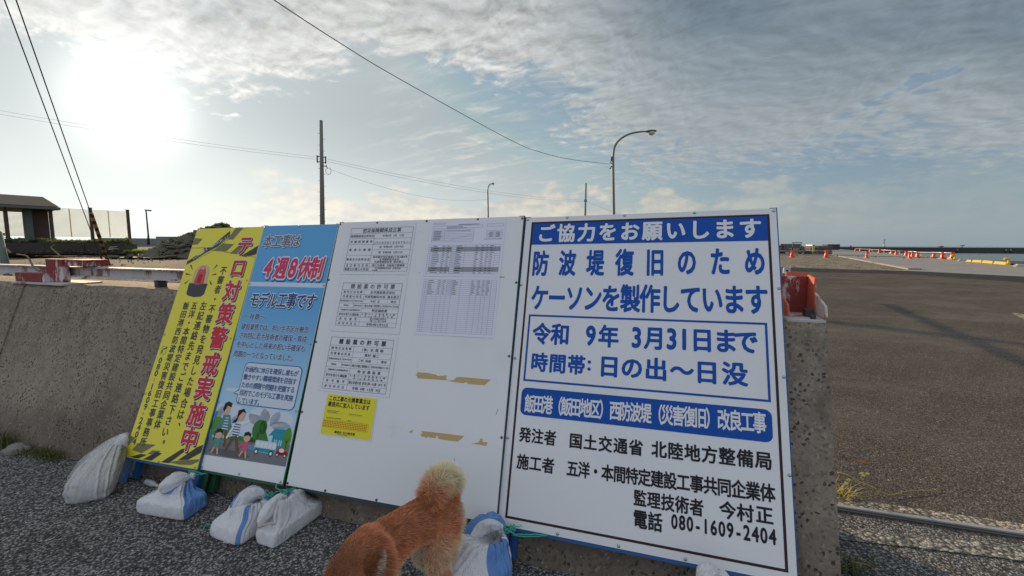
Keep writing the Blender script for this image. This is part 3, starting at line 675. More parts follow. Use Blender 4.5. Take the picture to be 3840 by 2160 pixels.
tape([(.699, .330), (.80, .331), (.910, .331), (.90, .318), (.882, .304), (.82, .304), (.785, .306), (.785, .312), (.775, .320), (.772, .306), (.73, .308), (.728, .302), (.715, .306), (.700, .306), (.694, .316), (.706, .320), (.698, .324)])
tape([(.949, .302), (.985, .313), (.990, .330), (1.002, .327), (1.000, .316), (1.025, .317), (1.020, .301), (.99, .303)]); tape([(.634, .321), (.655, .331), (.648, .318), (.639, .315)]); tape([(1.004, 1.085), (1.030, 1.083), (1.027, 1.078), (1.004, 1.078)])
for k, pts in enumerate(([(.508, .330), (.60, .330)], [(.545, .345), (.545, .28)], [(1.040, .60), (1.040, .57)], [(.625, .66), (.627, .615)], [(.88, .222), (.878, .232)], [(1.058, .462), (1.052, .436)], [(.52, 1.331), (.545, 1.331)], [(.56, 1.10), (.566, 1.103)])):
    pr = Print(); pr.line(pts, .0020, I['grey'] if k in (4, 5, 7) else I['cloud'], .0006); pr.build('scuff_mark', p3)
def paper(i, u0, v0, u1, v1, name, label, m_, group='papers taped to the white notice board', wz=.0012, rot=0.0):
    mw = board_matrix(i) @ Matrix.Translation((u0, v0, wz)) @ Matrix.Rotation(rot, 4, 'Z'); t = thing(name, label, 'notice', mw=mw, group=group)
    b = MB(); nx, ny = 8, 8; vs = []; rr_ = random.Random(int(u0 * 999 + v0 * 77))
    w_, h_ = u1 - u0, v1 - v0
    ph = rr_.uniform(0, 6)
    for j in range(ny + 1):
        for k in range(nx + 1):
            u = w_ * k / nx; v = h_ * j / ny; e_ = min(k, nx - k, j, ny - j)
            vs.append((u, v, .0002 + (.0009 * (.5 + .5 * sin(ph + 7 * u / w_ + 4 * v / h_)))))
    b.add(vs, [(j * (nx + 1) + k, j * (nx + 1) + k + 1, (j + 1) * (nx + 1) + k + 1, (j + 1) * (nx + 1) + k) for j in range(ny) for k in range(nx)], True)
    o = b.build('sheet', m_, t); return t, w_, h_
def table(pr, rows, u0, u1, v0, v1, t=.0014, m_=None, wz=.0016):
    pr.frame(u0, v0, u1, v1, t, m_ or I['line'], wz)
def fit(pr, txt, u0, u1, vc, inkh, m_, off=.012, wz=.0018, maxcw=None, left=False):
    n = len(txt); wd = sum(.55 if ord(c) < 128 else 1.0 for c in txt); cw = min((u1 - u0) / wd, maxcw or inkh * 1.25)
    x = u0 if left else (u0 + u1) / 2 - cw * wd / 2
    for ch in txt:
        a = .55 if ord(ch) < 128 else 1.0
        if ch not in ' 　': em(pr, ch, x + cw * a / 2, vc, cw * .98, inkh / .9, m_, wz, off)
        x += cw * a
def spread(pr, txt, u0, u1, vc, inkh, m_, off=.012, wz=.0018):
    n = len(txt); st = (u1 - u0) / n
    for k, ch in enumerate(txt):
        if ch not in ' 　': em(pr, ch, u0 + st * (k + .5), vc, min(st * 1.0, inkh * 1.1), inkh / .9, m_, wz, off)
DG = I['mid']; LN = I['line']
# notice one
t, w_, h_ = paper(2, .070, 1.088, .500, 1.386, 'paper_notice', 'topmost of the three printed permit papers, with a row of boxed digits', MT['paper'])
pr = Print(); U0, U1, V0, V1 = .024, .418, .019, .272; pr.frame(U0, V0, U1, V1, .0016, LN, .0016)
ys = [.272, .238, .208, .173, .142, .110, .0625, .041, .019]
for y in (.238, .208, .173, .110, .0625, .041): pr.rect(U0, y - .0006, U1, y + .0006, LN, .0016)
pr.rect(.182, V0, .1834, .238, LN, .0016); pr.rect(.182, .1414, U1, .1426, LN, .0016)
fit(pr, '労災保険関係成立票', .10, .345, .255, .025, DG, .02)
for y, tx in ((.223, '保険関係成立年月日'), (.190, '労働保険番号'), (.142, '事業の期間'), (.086, '事業主の住所氏名'), (.052, '注文者の氏名'), (.030, '事業主代理人の氏名')): spread(pr, tx, U0 + .004, .180, y, .0150, DG)
fit(pr, '令和6年 3月 19日', .20, .40, .223, .013, DG); fit(pr, '自 令和6年 3月19日', .20, .40, .158, .013, DG); fit(pr, '至 令和9年 3月31日', .20, .40, .126, .013, DG)
for k, ch in enumerate('17105815407011'): em(pr, ch, .191 + k * .0168, .182, .017, .018, DG, .0018, .012); pr.rect(.1990 + k * .0168, .175, .1996 + k * .0168, .190, LN, .0016)
fit(pr, '東京都文京区後楽2丁目2番8号', .19, .415, .100, .0125, DG); fit(pr, '五洋建設株式会社', .20, .40, .086, .0125, DG); fit(pr, '代表取締役社長 清水琢三', .20, .40, .072, .0125, DG)
fit(pr, '国土交通省 北陸地方整備局', .20, .40, .052, .0130, DG); fit(pr, '五洋建設株式会社 北陸支店', .19, .41, .0355, .010, DG); fit(pr, '支店長', .195, .25, .0245, .009, DG)
pr.build('lettering', t)
# notice two and three
def permit(v0, v1, label, rows, bold, box):
    t, w_, h_ = paper(2, .078, v0, .500, v1, 'paper_notice', label, MT['paper'])
    pr = Print(); U0, U1, V0, V1 = box; pr.frame(U0, V0, U1, V1, .0018, LN, .0016); us = U0 + (U1 - U0) * .395
    ink_ = I['black'] if bold else DG; hgt = V1 - V0; n = 9; yt = V1 - hgt * .165
    spread(pr, '建設業の許可票', U0 + .045, U1 - .035, (yt + V1) / 2, .026, ink_, .024 if bold else .015)
    rh = (yt - V0) / 8
    for k in range(8):
        y1 = yt - rh * k; y = y1 - rh / 2; pr.rect(U0, y1 - .0006, U1, y1 + .0006, LN, .0016)
        L_, R_ = rows[k]
        if isinstance(L_, tuple):
            um = U0 + (us - U0) * .62; pr.rect(um, y1 - rh, um + .001, y1, LN, .0016); fit(pr, L_[0], U0 + .004, um - .003, y, .009, ink_); fit(pr, L_[1], um + .003, us - .003, y, .008, ink_)
        else: spread(pr, L_, U0 + .010, us - .010, y, .0140 if len(L_) < 11 else .009, ink_)
        if isinstance(R_, tuple):
            ur = U0 + (U1 - U0) * R_[2]; pr.rect(ur, y1 - rh, ur + .001, y1, LN, .0016); fit(pr, R_[0], us + .004, ur - .003, y, .0135, ink_); fit(pr, R_[1], ur + .003, U1 - .003, y, .0135, ink_)
        elif isinstance(R_, list): fit(pr, R_[0], us + .006, U1 - .006, y + rh * .22, .0098, ink_); fit(pr, R_[1], us + .006, U1 - .006, y - rh * .22, .0098, ink_)
        else: fit(pr, R_, us + .006, U1 - .006, y, .0150, ink_, .014)
    pr.rect(us, V0, us + .0012, yt, LN, .0016); pr.build('lettering', t)
permit(.774, 1.074, 'middle of the three printed permit papers, below the boxed digits', [('商号又は名称', '五洋建設株式会社'), ('代表者の氏名', '代表取締役社長 清水琢三'), (('監理技術者の氏名', '専任の有無'), ('今村 正', '専任', .80)), (('資格名', '資格者証交付番号'), ('一級土木施工管理技士', '00060415428', .73)), ('一般建設業又は特定建設業の別', '特定建設業'), ('許可を受けた建設業', ['土・建・大・と・石・屋・電・管・タ・鋼・', 'ほ・しゅ・防・内・造・水・解']), ('許可番号', ['国土交通大臣許可', '(特－3) 第1150号']), ('許可年月日', '令和4年2月22日')], False, (.031, .397, .031, .267))
permit(.465, .758, 'lowest and boldest printed of the three permit papers, above the yellow sticker', [('商号又は名称', '(株) 本 間 組'), ('代表者の氏名', '奥村 雄二'), (('監理技術者氏名', '専任の有無'), ('二村 尚道', '専任', .80)), (('資格名', '資格者証番号'), ('1級土木施工管理技士', '00040883130', .70)), ('一般建設業又は特定建設業の別', '特 定 建 設 業'), ('許可を受けた建設業', ['土・建・大・と・石・屋・電・管・タ・鋼・', 'ほ・しゅ・防・内・造・水・解']), ('許可番号', '国土交通大臣 許可(特－4)第 2475 号'), ('許可年月日', '令和 4年 12月 9日')], True, (.023, .400, .012, .279))
# yellow sticker
t, w_, h_ = paper(2, .141, .254, .439, .457, 'sticker', 'bright yellow sticker with black headline low on the white notice board', MT['paper'])
pr = Print(); pr.rect(.005, .005, .293, .198, I['yellow'], .0016)
fit(pr, 'この工事の元請事業主は', .018, .262, .179, .023, I['black'], .03, .002, .024); fit(pr, '建退共に加入しています', .018, .262, .151, .024, I['black'], .03, .002, .024)
for (a, c, y) in ((.022, .095, .119), (.022, .080, .113), (.150, .225, .113), (.022, .110, .086), (.150, .170, .083)): pr.rect(a, y - .002, c, y + .001, I['olive'], .002)
for (a, c, y) in ((.020, .115, .108), (.145, .235, .107), (.020, .115, .081), (.145, .235, .078)): pr.rect(a, y - .0005, c, y + .0005, I['olive'], .002)
for k, y in enumerate((.069, .061, .053, .045)):
    for q in range(26): pr.rect(.012 + q * .0098, y - .0026, .012 + q * .0098 + .0062, y + .0022, I['redt'], .002)
pr.frame(.008, .038, .272, .076, .0008, I['redt'], .002)
fit(pr, '建退共 石川県支部', .085, .205, .022, .012, I['black'], .03, .002); pr.rect(.105, .0105, .165, .0135, I['olive'], .002)
pr.build('lettering', t)
# two roster tables
def roster(v0, v1, label, top):
    t, w_, h_ = paper(2, .585, v0, 1.006, v1, 'paper_notice', label, MT['paperv'], wz=.0012)
    pr = Print(); L2 = I['linev']; rr_ = random.Random(11 if top else 12); U0, U1 = .012, .408
    if top:
        pr.frame(.020, .287, .090, .2945, .0009, L2, .0016); pr.rect(.165, .281, .280, .2845, I['grey'], .0016)
        pr.frame(.020, .262, .300, .277, .0009, L2, .0016); pr.frame(.020, .187, .255, .254, .0009, L2, .0016); pr.frame(.325, .268, .410, .283, .0009, L2, .0016); pr.frame(.325, .208, .410, .246, .0009, L2, .0016)
        for k in range(6): pr.rect(.020, .196 + k * .0092, .255, .1968 + k * .0092, L2, .0016); pr.rect(.028, .199 + k * .0092, .028 + rr_.uniform(.03, .055), .2018 + k * .0092, L2, .0017)
        for k in range(4): pr.rect(.325, .2155 + k * .0075, .410, .2162 + k * .0075, L2, .0016); pr.rect(.34, .2115 + k * .0075, .36, .214 + k * .0075, L2, .0017); pr.rect(.375, .2115 + k * .0075, .397, .214 + k * .0075, L2, .0017)
        pr.rect(.092, .187, .0928, .254, L2, .0016); pr.rect(.366, .208, .3668, .246, L2, .0016); pr.rect(.10, .263, .215, .2655, L2, .0017); pr.rect(.10, .270, .19, .2725, L2, .0017); pr.rect(.10, .2475, .235, .2495, L2, .0017); pr.line([(.13, .200), (.245, .226)], .0007, L2, .0017); pr.rect(.315, .198, .412, .2005, L2, .0017)
        rows, y1, y0 = 13, .170, .014
    else: rows, y1, y0 = 27, .284, .014
    rh = (y1 - y0) / rows; cols = [0, .03, .06, .20, .265, .33, .40, .52, .66, .74, .81, .86, .93, 1.0]
    for k in range(rows + 1): pr.rect(U0, y0 + rh * k - .0004, U1, y0 + rh * k + .0004, L2, .0016)
    for c in cols: x = U0 + (U1 - U0) * c; pr.rect(x - .0004, y0, x + .0004, y1, L2, .0016)
    for k in range(rows):
        yt = y1 - rh * (k + 1)
        if top and k in (1, 2, 10, 11): pr.rect(U0 + .012, yt + .0004, U1, yt + rh - .0004, I['band'], .00145)
        if (top) or k < 8:
            for c in (2, 3, 4, 6, 8, 9, 10, 11):
                x0 = U0 + (U1 - U0) * cols[c]; x1 = U0 + (U1 - U0) * cols[c + 1]; f = rr_.uniform(.35, .8)
                pr.rect(x0 + .003, yt + rh * .34, x0 + .003 + (x1 - x0 - .006) * f, yt + rh * .60, I['grey'] if not (top and k in (1, 2, 10, 11)) else I['black'], .0017)
            x0 = U0 + (U1 - U0) * .335; pr.rect(x0, yt + .001, x0 + .024, yt + rh - .001, I['cloud'], .0015)
    pr.build('lettering', t)
roster(1.081, 1.387, 'upper lavender roster sheet with two grey bands on the white notice board', True)
roster(.780, 1.079, 'lower lavender roster sheet, mostly empty grid, on the white notice board', False)

# --- yellow security sign
sc1 = [(.012, .006), (.27, .008), (.53, .010), (.012, .35), (.012, .70), (.53, 1.05), (.53, .70)]
t1, p1 = make_board(0, 'sign_board', 'tall narrow yellow sign with red vertical headline and a warning beacon, leftmost', MT['blue'], MT['yellow'], (True, True), sc1)
pr = Print(); CH = I['charcoal']; OL = I['olive']
for q in ([(.006, 1.333), (.074, 1.328), (.049, 1.289), (.005, 1.286)], [(.255, 1.293), (.349, 1.285), (.305, 1.239), (.193, 1.243)], [(.325, 1.398), (.385, 1.398), (.330, 1.316), (.285, 1.319)], [(.384, 1.270), (.476, 1.263), (.421, 1.217), (.337, 1.223)], [(.545, 1.275), (.545, 1.215), (.470, 1.200), (.43, 1.205)]): pr.poly(q, OL if q[0][0] < .5 else CH, .0008)
pr.poly([(.005, 1.172), (.07, 1.215), (.10, 1.215), (.04, 1.165), (.005, 1.150)], CH, .0008)
pr.poly([(.045, 1.172), (.12, 1.235), (.11, 1.262), (.18, 1.270), (.20, 1.302), (.285, 1.378), (.296, 1.340), (.22, 1.270), (.13, 1.225), (.07, 1.185)], CH, .0009)
pr.line([(.005, 1.150), (.20, 1.245), (.37, 1.382), (.43, 1.398)], .0022, OL, .0009); pr.line([(.005, 1.262), (.10, 1.268), (.545, 1.195)], .0022, OL, .0009); pr.line([(.005, 1.268), (.545, 1.202)], .0012, OL, .0009)
ct = 'COUNTER TERRORIST'
for k, ch in enumerate(ct):
    if ch == ' ': continue
    f = k / (len(ct) - 1); vs, fs = glyphs(ch, .0); cu, cv = .050 + f * .232, 1.196 + f * .138 + .006 * sin(f * pi); a = .53
    out = [(cu + (x - .3) * .024 * cos(a) - (y - .35) * .030 * sin(a), cv + (x - .3) * .024 * sin(a) + (y - .35) * .030 * cos(a), .0012) for x, y in vs]; pr.mb.use(I['cloud']).add(out, fs)
# beacon
pr.poly([(.080, 1.028), (.083, .962), (.100, .948), (.155, .938), (.210, .944), (.228, .958), (.233, 1.026)], CH, .0009)
pr.poly([(.096, 1.030), (.098, 1.115), (.118, 1.140), (.150, 1.150), (.185, 1.146), (.208, 1.130), (.216, 1.105), (.222, 1.028), (.16, 1.016)], I['domeglass'], .0009)
pr.poly([(.116, 1.030), (.124, 1.112), (.146, 1.134), (.178, 1.126), (.190, 1.105), (.200, 1.030), (.155, 1.022)], I['redglass'], .0011)
pr.ell(.157, 1.125, .020, .015, I['pinkc'], .0013); pr.ell(.157, 1.126, .013, .009, I['skin'], .0014); pr.rect(.140, 1.030, .172, 1.085, I['car'], .0012)
for a, c in (((.076, 1.113), (.045, 1.148)), ((.080, 1.082), (.028, 1.088)), ((.075, 1.052), (.044, 1.024)), ((.240, 1.114), (.264, 1.148)), ((.236, 1.082), (.278, 1.088)), ((.235, 1.052), (.264, 1.020))):
    dx_, dy_ = (a[0] - c[0]), (a[1] - c[1]); L_ = sqrt(dx_ * dx_ + dy_ * dy_); nx, ny = -dy_ / L_ * .006, dx_ / L_ * .006; pr.poly([a, (c[0] + nx, c[1] + ny), (c[0] - nx, c[1] - ny)], I['brown'], .0009)
title = 'テロ対策警戒実施中'; tv = [1.276, 1.131, .985, .844, .700, .550, .415, .274, .143]
for ch, v in zip(title, tv):
    for dx_, dy_, m_, wz, of in ((.008, -.008, I['black'], .0009, .045), (0, 0, I['cloud'], .0012, .062), (0, 0, I['red'], .0016, .036)): em(pr, ch, .438 + dx_, v + dy_, .122, .132, m_, wz, of)
vchars(pr, '不審者・不審物を発見した場合は、', .326, 1.112, .200, .050, .056, CH, .0012, .022)
vchars(pr, '左記連絡先までご連絡下さい。', .252, .885, .100, .050, .056, CH, .0012, .022)
vchars(pr, '五洋・本間特定建設共同企業体', .179, .885, .194, .050, .052, CH, .0012, .022)
vchars(pr, '飯田港西防波堤災害復旧工事事務所', .113, .882, .093, .048, .050, CH, .0012, .022)
vchars(pr, '080-1609-2404', .046, .546, .087, .052, .048, CH, .0012, .02)
pr.frame(.028, .582, .068, .628, .002, CH, .0012); pr.line([(.036, .594), (.037, .604), (.044, .614), (.056, .620), (.061, .619)], .0050, CH, .0013); pr.ell(.037, .594, .0055, .004, CH, .0014); pr.ell(.060, .619, .004, .0055, CH, .0014)
for q, m_ in (([(.005, .115), (.045, .106), (.010, .062), (.005, .062)], OL), ([(.075, .083), (.212, .088), (.127, .035), (.048, .042)], OL), ([(.200, .058), (.262, .062), (.235, .040), (.17, .035)], OL), ([(.048, .006), (.114, .005), (.171, .031), (.120, .030)], CH), ([(.150, .005), (.215, .006), (.275, .050), (.235, .054)], CH), ([(.285, .006), (.345, .008), (.462, .103), (.405, .087)], CH), ([(.400, .030), (.470, .040), (.545, .085), (.545, .125), (.51, .11)], CH), ([(.34, .012), (.40, .028), (.545, .052), (.545, .040), (.50, .018), (.43, .010)], OL)): pr.poly(q, m_, .0008)
pr.build('lettering', p1)

# --- blue information sign
sc2 = [(.012, 1.390), (.27, 1.392), (.535, 1.388), (.012, 1.028), (.535, 1.028), (.012, .70), (.012, .35), (.535, .70), (.535, .35), (.018, .012), (.27, .012), (.535, .010)]
t2, p2 = make_board(1, 'sign_board', 'tall narrow sky blue sign with pink headline and a cartoon family at its foot', MT['green'], MT['white'], (True, False), sc2)
pr = Print(); NV = I['navy']
b = MB(); pr.mb.use(MT['skyprint']).add([(.006, .075, .0005), (.544, .082, .0005), (.544, 1.398, .0005), (.006, 1.398, .0005)], [(0, 1, 2, 3)])
pr.rect(.006, 1.014, .544, 1.040, I['cloud'], .0008)
def outlined(txt, u0, u1, vc, inkh, m_, o1, layers, shear=.10, fill=1.0):
    n = len(txt); cell = (u1 - u0) / n
    for (dx_, dy_, ml, wz, of) in layers + [(0, 0, m_, .0020, o1)]:
        for k, ch in enumerate(txt): em(pr, ch, u0 + cell * (k + .5) + dx_, vc + dy_, cell * fill * 1.04, inkh / .9, ml, wz, of, shear)
outlined('本工事は', .030, .306, 1.298, .078, I['grey'], .02, [(.003, -.004, I['deepblue'], .0010, .075), (0, 0, I['cloud'], .0014, .075)], .08, .98)
em_n = len('4週8休制')
us_ = [.118, .212, .298, .382, .464]
for (dx_, dy_, ml, wz, of) in [(.006, -.010, I['deepblue'], .0009, .10), (.003, -.005, I['sky'], .0011, .095), (0, 0, I['white'], .0014, .085), (0, 0, I['pink'], .0020, .036)]:
    for u, ch in zip(us_, '4週8休制'): em(pr, ch, u + dx_, 1.128 + dy_, .112 if ch in '48' else .096, .158 if ch in '48' else .142, ml, wz, of, .06)
outlined('モデル工事です', .044, .508, .934, .084, NV, .028, [(.003, -.005, I['deepblue'], .0010, .085), (0, 0, I['white'], .0014, .080)], .06, 1.0)
def halo(txt, u0, u1, vc, inkh, m_, of=.016):
    n = len(txt); cell = (u1 - u0) / n
    for ml, wz, o_ in ((I['cloud'], .0012, .075), (m_, .0018, of)):
        for k, ch in enumerate(txt): em(pr, ch, u0 + cell * (k + .5), vc, cell * 1.04, inkh / .9, ml, wz, o_)
halo('〜背景〜', .034, .186, .833, .036, I['deepblue'])
halo('建設業界では、担い手不足が懸念', .034, .503, .773, .036, I['deepblue']); halo('され特に若手技術者の確保・育成', .034, .503, .722, .036, I['deepblue']); halo('を中心とした将来の担い手確保も', .034, .508, .671, .036, I['deepblue']); halo('問題の一つとなっていました。', .030, .462, .617, .036, I['deepblue'])
# picture: clouds, trees, houses, family
for cu, cv, a, b_2 in ((.03, .30, .05, .04), (.12, .30, .10, .045), (.31, .30, .07, .045), (.38, .31, .065, .05), (.46, .29, .075, .05), (.25, .26, .12, .05), (.46, .24, .09, .05)): 
    cu = min(max(cu, a * .6 + .01), .54 - a * .6); pr.ell(cu, cv, min(a, cu - .008, .542 - cu), b_2, I['cloud'], .0008, 24)
pr.ell(.09, .42, .055, .010, I['cloud'], .0008)
pr.poly([(.006, .165), (.544, .185), (.544, .082), (.006, .075)], I['road'], .0009)
pr.poly([(.100, .165), (.34, .172), (.34, .195), (.18, .19)], I['leafd'], .0010); pr.ell(.045, .225, .038, .050, I['leaf'], .0010, 18); pr.ell(.118, .215, .034, .035, I['leaf'], .0010, 18)
pr.poly([(.27, .168), (.415, .172), (.355, .262)], I['leafd'], .0010); pr.ell(.330, .235, .045, .052, I['leafd'], .0011, 14); pr.ell(.352, .250, .025, .035, I['leafd'], .0011, 14)
pr.poly([(.398, .214), (.427, .250), (.516, .256), (.516, .165), (.425, .165), (.425, .218)], I['cyan'], .0012); pr.rect(.012, .165, .030, .30, I['cyan'], .0009); pr.ell(.518, .215, .024, .052, I['leaf'], .0013, 16)
for u, v in ((.045, .17), (.330, .18), (.518, .165)): pr.rect(u - .003, v - .02, u + .003, v + .04, I['trunk'], .0014); pr.line([(u, v + .02), (u + .015, v + .055)], .003, I['trunk'], .0014); pr.line([(u, v + .02), (u - .012, v + .045)], .003, I['trunk'], .0014)
for u in (.440, .452, .47, .482): pr.rect(u, .172, u + .006, .20, I['glass'], .0014)
pr.ell(.17, .100, .14, .018, I['mid'], .0012, 26)
# bus and car
pr.rrect(.325, .130, .463, .186, .008, I['glass'], .0015); pr.rect(.327, .132, .461, .150, I['cyan'], .0016)
for k in range(5): pr.rect(.334 + k * .026, .155, .355 + k * .026, .180, I['white'], .0017)
pr.rrect(.268, .134, .324, .160, .006, I['sky'], .0015); pr.rrect(.467, .130, .540, .150, .008, I['car'], .0015); pr.ell(.500, .152, .024, .015, I['car'], .0015); pr.ell(.500, .153, .017, .010, I['white'], .0016)
for u, r_ in ((.343, .014), (.437, .014), (.478, .0085), (.525, .0085)): pr.ell(u, .130, r_, r_, I['black'], .0017); pr.ell(u, .130, r_ * .6, r_ * .6, I['white'], .0018)
def limb(pts, t, m_, w=.0020): pr.line(pts, t, m_, w); [pr.ell(p[0], p[1], t / 2, t / 2, m_, w + .0001, 10) for p in pts]
SK, HR = I['skin'], I['hair']
limb([(.085, .280), (.040, .205)], .018, I['teal']); pr.poly([(.070, .285), (.112, .290), (.132, .205), (.078, .205)], I['teal'], .0019)
for k in range(5): pr.rect(.082 + k * .002, .214 + k * .014, .124 - k * .003, .219 + k * .014, I['cloud'], .0021)
limb([(.112, .284), (.140, .225)], .014, I['teal']); pr.ell(.087, .312, .022, .027, SK, .0021); pr.poly([(.058, .315), (.062, .345), (.085, .358), (.112, .350), (.112, .328), (.085, .335), (.070, .300)], HR, .0022)
limb([(.095, .205), (.085, .140)], .018, I['teal'], .0018); limb([(.115, .205), (.128, .135)], .018, I['brown'], .0018)
pr.poly([(.160, .250), (.205, .255), (.205, .185), (.160, .185)], I['white'], .0022)
for k in range(5): pr.rect(.161, .192 + k * .013, .204, .198 + k * .013, I['navy'], .0023)
limb([(.200, .250), (.258, .272)], .013, I['white'], .0022); pr.ell(.266, .278, .010, .010, SK, .0023); limb([(.162, .245), (.132, .175)], .012, I['white'], .0022)
limb([(.175, .185), (.145, .115)], .018, I['brown'], .0021); limb([(.190, .185), (.222, .120)], .018, I['brown'], .0021); pr.ell(.195, .292, .021, .026, SK, .0023); pr.poly([(.140, .250), (.150, .262), (.168, .280), (.165, .318), (.200, .330), (.220, .310), (.196, .312), (.180, .292), (.168, .255)], HR, .0024)
for hu, hv, sh, body_ in ((.076, .186, -1, I['shirt']), (.266, .190, 1, I['pinkc'])):
    pr.poly([(hu - .024, hv - .068), (hu + .022, hv - .068), (hu + .014, hv - .020), (hu - .014, hv - .020)], body_, .0024); limb([(hu - .012, hv - .030), (hu - .040, hv - .050)], .011, body_, .0024); limb([(hu + .012, hv - .030), (hu + .042, hv - .034)], .010, body_, .0024)
    limb([(hu - .010, hv - .068), (hu - .022, hv - .092)], .010, SK, .0023); limb([(hu + .010, hv - .068), (hu + .020, hv - .095)], .010, SK, .0023); pr.ell(hu, hv, .023, .022, SK, .0025); pr.poly([(hu - .024, hv + .002), (hu - .022, hv + .022), (hu, hv + .030), (hu + .022, hv + .020), (hu + .022, hv + .004), (hu + .004, hv + .012)], HR, .0026)
# speech bubble
pr.rrect(.131, .349, .520, .576, .030, I['deepblue'], .0022); pr.poly([(.098, .403), (.136, .430), (.140, .396)], I['deepblue'], .0022)
pr.rrect(.135, .353, .516, .572, .027, I['cloud'], .0026); pr.poly([(.105, .405), (.140, .424), (.142, .401)], I['cloud'], .0027)
for tx, u1, v in (('計画的に休日を確保し誰もが', .500, .538), ('働きやすい職場環境を目指す', .500, .496), ('ための課題や問題を把握する', .500, .453), ('目的でこのモデル工事を実施', .500, .411), ('しています。', .310, .370)): hchars(pr, tx, .142, u1, v, .031, I['deepblue'], .0032, .018, 1.02)
pr.build('lettering', p2)

# ------------------------------------------------------------------ background on the left
LA = Vector((.53, .848, 0)); LNV = Vector((-.848, .53, 0)); QB = aty(222, 781, 31)
def lp(px, py, off): return onplane(px, py, QB + LNV * off, LNV)
def lpa(px, py, off): p = lp(px, py, off); return p
MT['roof'] = mat('brown_roof_tiles', (.20, .15, .10), .8, .2, 2.0); MT['eave'] = mat('grey_green_fascia', (.13, .145, .13), .7, .15, 3)
MT['post'] = mat('brown_timber', (.10, .068, .05), .8, .25, 3); MT['slatw'] = mat('cream_louvre_slats', (.80, .77, .60), .6, .05, 3)
def slat_mat():
    m, b, p = newmat('translucent_cream_slats'); b.put(p.inputs['Base Color'], (.85, .80, .48)); p.inputs['Roughness'].default_value = .55
    t = b.new('ShaderNodeBsdfTranslucent'); t.inputs[0].default_value = (.85, .78, .42, 1); mx = b.new('ShaderNodeMixShader'); mx.inputs[0].default_value = .55
    o = [n for n in b.n if n.type == 'OUTPUT_MATERIAL'][0]
    b.l.new(p.outputs[0], mx.inputs[1]); b.l.new(t.outputs[0], mx.inputs[2]); b.l.new(mx.outputs[0], o.inputs[0]); return m
MT['slat'] = slat_mat()
GZ = .77
sh = thing('rest_shelter', 'open rest shelter with brown hipped roof beyond the gravel lot', 'shelter', Vector((QB.x, QB.y, GZ)) - LA * 3)
o_ = sh.location
e1 = lp(222, 776, 0); e0 = e1 - LA * 14; r1 = lp(160, 738, 3.0); r0 = Vector((e0.x, e0.y, 0)) + LNV * 3.0; r0 = r1 - LA * 9; b1 = e1 + LNV * 6; b0 = e0 + LNV * 6
r1.z = r1.z; r0.z = r1.z
fz = e1.z - lp(222, 787, 0).z; dn = UP * -fz
b = MB(); vs = [e0, e1, b1, b0, r0, r1]; b.add([v - o_ for v in vs] + [v + dn - o_ + UP * .04 for v in (e0, e1, b1, b0)], [(0, 1, 5, 4), (1, 2, 5), (2, 3, 4, 5), (3, 0, 4), (6, 9, 8, 7)]); b.build('roof', MT['roof'], sh)
b = MB()
def beam(b, p, q, w_, h_):
    d = (q - p).normalized(); s_ = Vector((-d.y, d.x, 0)) * w_ / 2; b.hexa([p - s_ - o_, q - s_ - o_, q + s_ - o_, p + s_ - o_, p - s_ + UP * h_ - o_, q - s_ + UP * h_ - o_, q + s_ + UP * h_ - o_, p + s_ + UP * h_ - o_])
for p, q in ((e0, e1), (e1, b1), (b1, b0)): beam(b, p + dn, q + dn, .12, fz - .03)
b.build('fascia', MT['eave'], sh)
zt_ = e1.z - fz
def lpost(x0, x1, off, dep, name, m_):
    p = lp(x0, 840, off); q = lp(x1, 840, off); b = MB()
    A = [Vector((v.x, v.y, 0)) for v in (p, q)]; B_ = [v + LNV * dep for v in A]
    b.hexa([A[0] + UP * GZ - o_, A[1] + UP * GZ - o_, B_[1] + UP * GZ - o_, B_[0] + UP * GZ - o_] + [v + UP * (zt_ + .02) - o_ for v in (A[0], A[1], B_[1], B_[0])]); b.build(name, m_, sh)
lpost(24, 32, .5, .25, 'post', MT['post']); lpost(190, 201, .5, .25, 'post', MT['post']); lpost(97, 124, 1.0, .8, 'pillar', MT['eave']); lpost(124, 184, 1.4, .5, 'wall_panel', MT['post'])
b = MB(); p = lp(86, 790, .9); b.tube([lp(84, 786, .9) - o_, lp(86, 800, .9) - o_, lp(93, 803, .9) - o_, lp(98, 800, .9) - o_], .04, 6); b.build('downpipe', MT['eave'], sh)
# louvre screens
lz1 = lp(343, 786, 6.5).z; lz0 = lp(343, 889, 6.5).z
def louvre(x0, x1, label):
    p = lp(x0, 840, 6.5); q = lp(x1, 840, 6.5); p.z = q.z = 0; t = thing('louvre_screen', label, 'screen fence', p + UP * lz0, 'cream louvre screens behind the shelter')
    n = 27; st = (lz1 - lz0) / n; d = (q - p); b = MB()
    for k in range(n):
        z = st * (k + .5); a = LNV * .03
        b.hexa([a * -1 + UP * (z - st * .24), d - a + UP * (z - st * .24), d + a + UP * (z - st * .20), a + UP * (z - st * .20), a * -1 + UP * (z + st * .20), d - a + UP * (z + st * .20), d + a + UP * (z + st * .24), a + UP * (z + st * .24)])
    b.build('slats', MT['slat'], t)
    b = MB(); b.box(d * .47 + UP * (lz1 - lz0) / 2 + LNV * .06, (.05, .05, lz1 - lz0)); b.build('stiffener', MT['slatw'], t); return t
def lfpost(x):
    p = lp(x, 840, 6.5); p.z = GZ; b = MB(); b.box((0, 0, (lz1 + .12 - GZ) / 2), (.17, .17, lz1 + .12 - GZ)); b.box((0, 0, lz1 + .14 - GZ), (.20, .20, .05)); o = b.build('fence_post', MT['post']); o.location = p
    return tag(o, None, 'fence post', 'posts of the louvre screens')
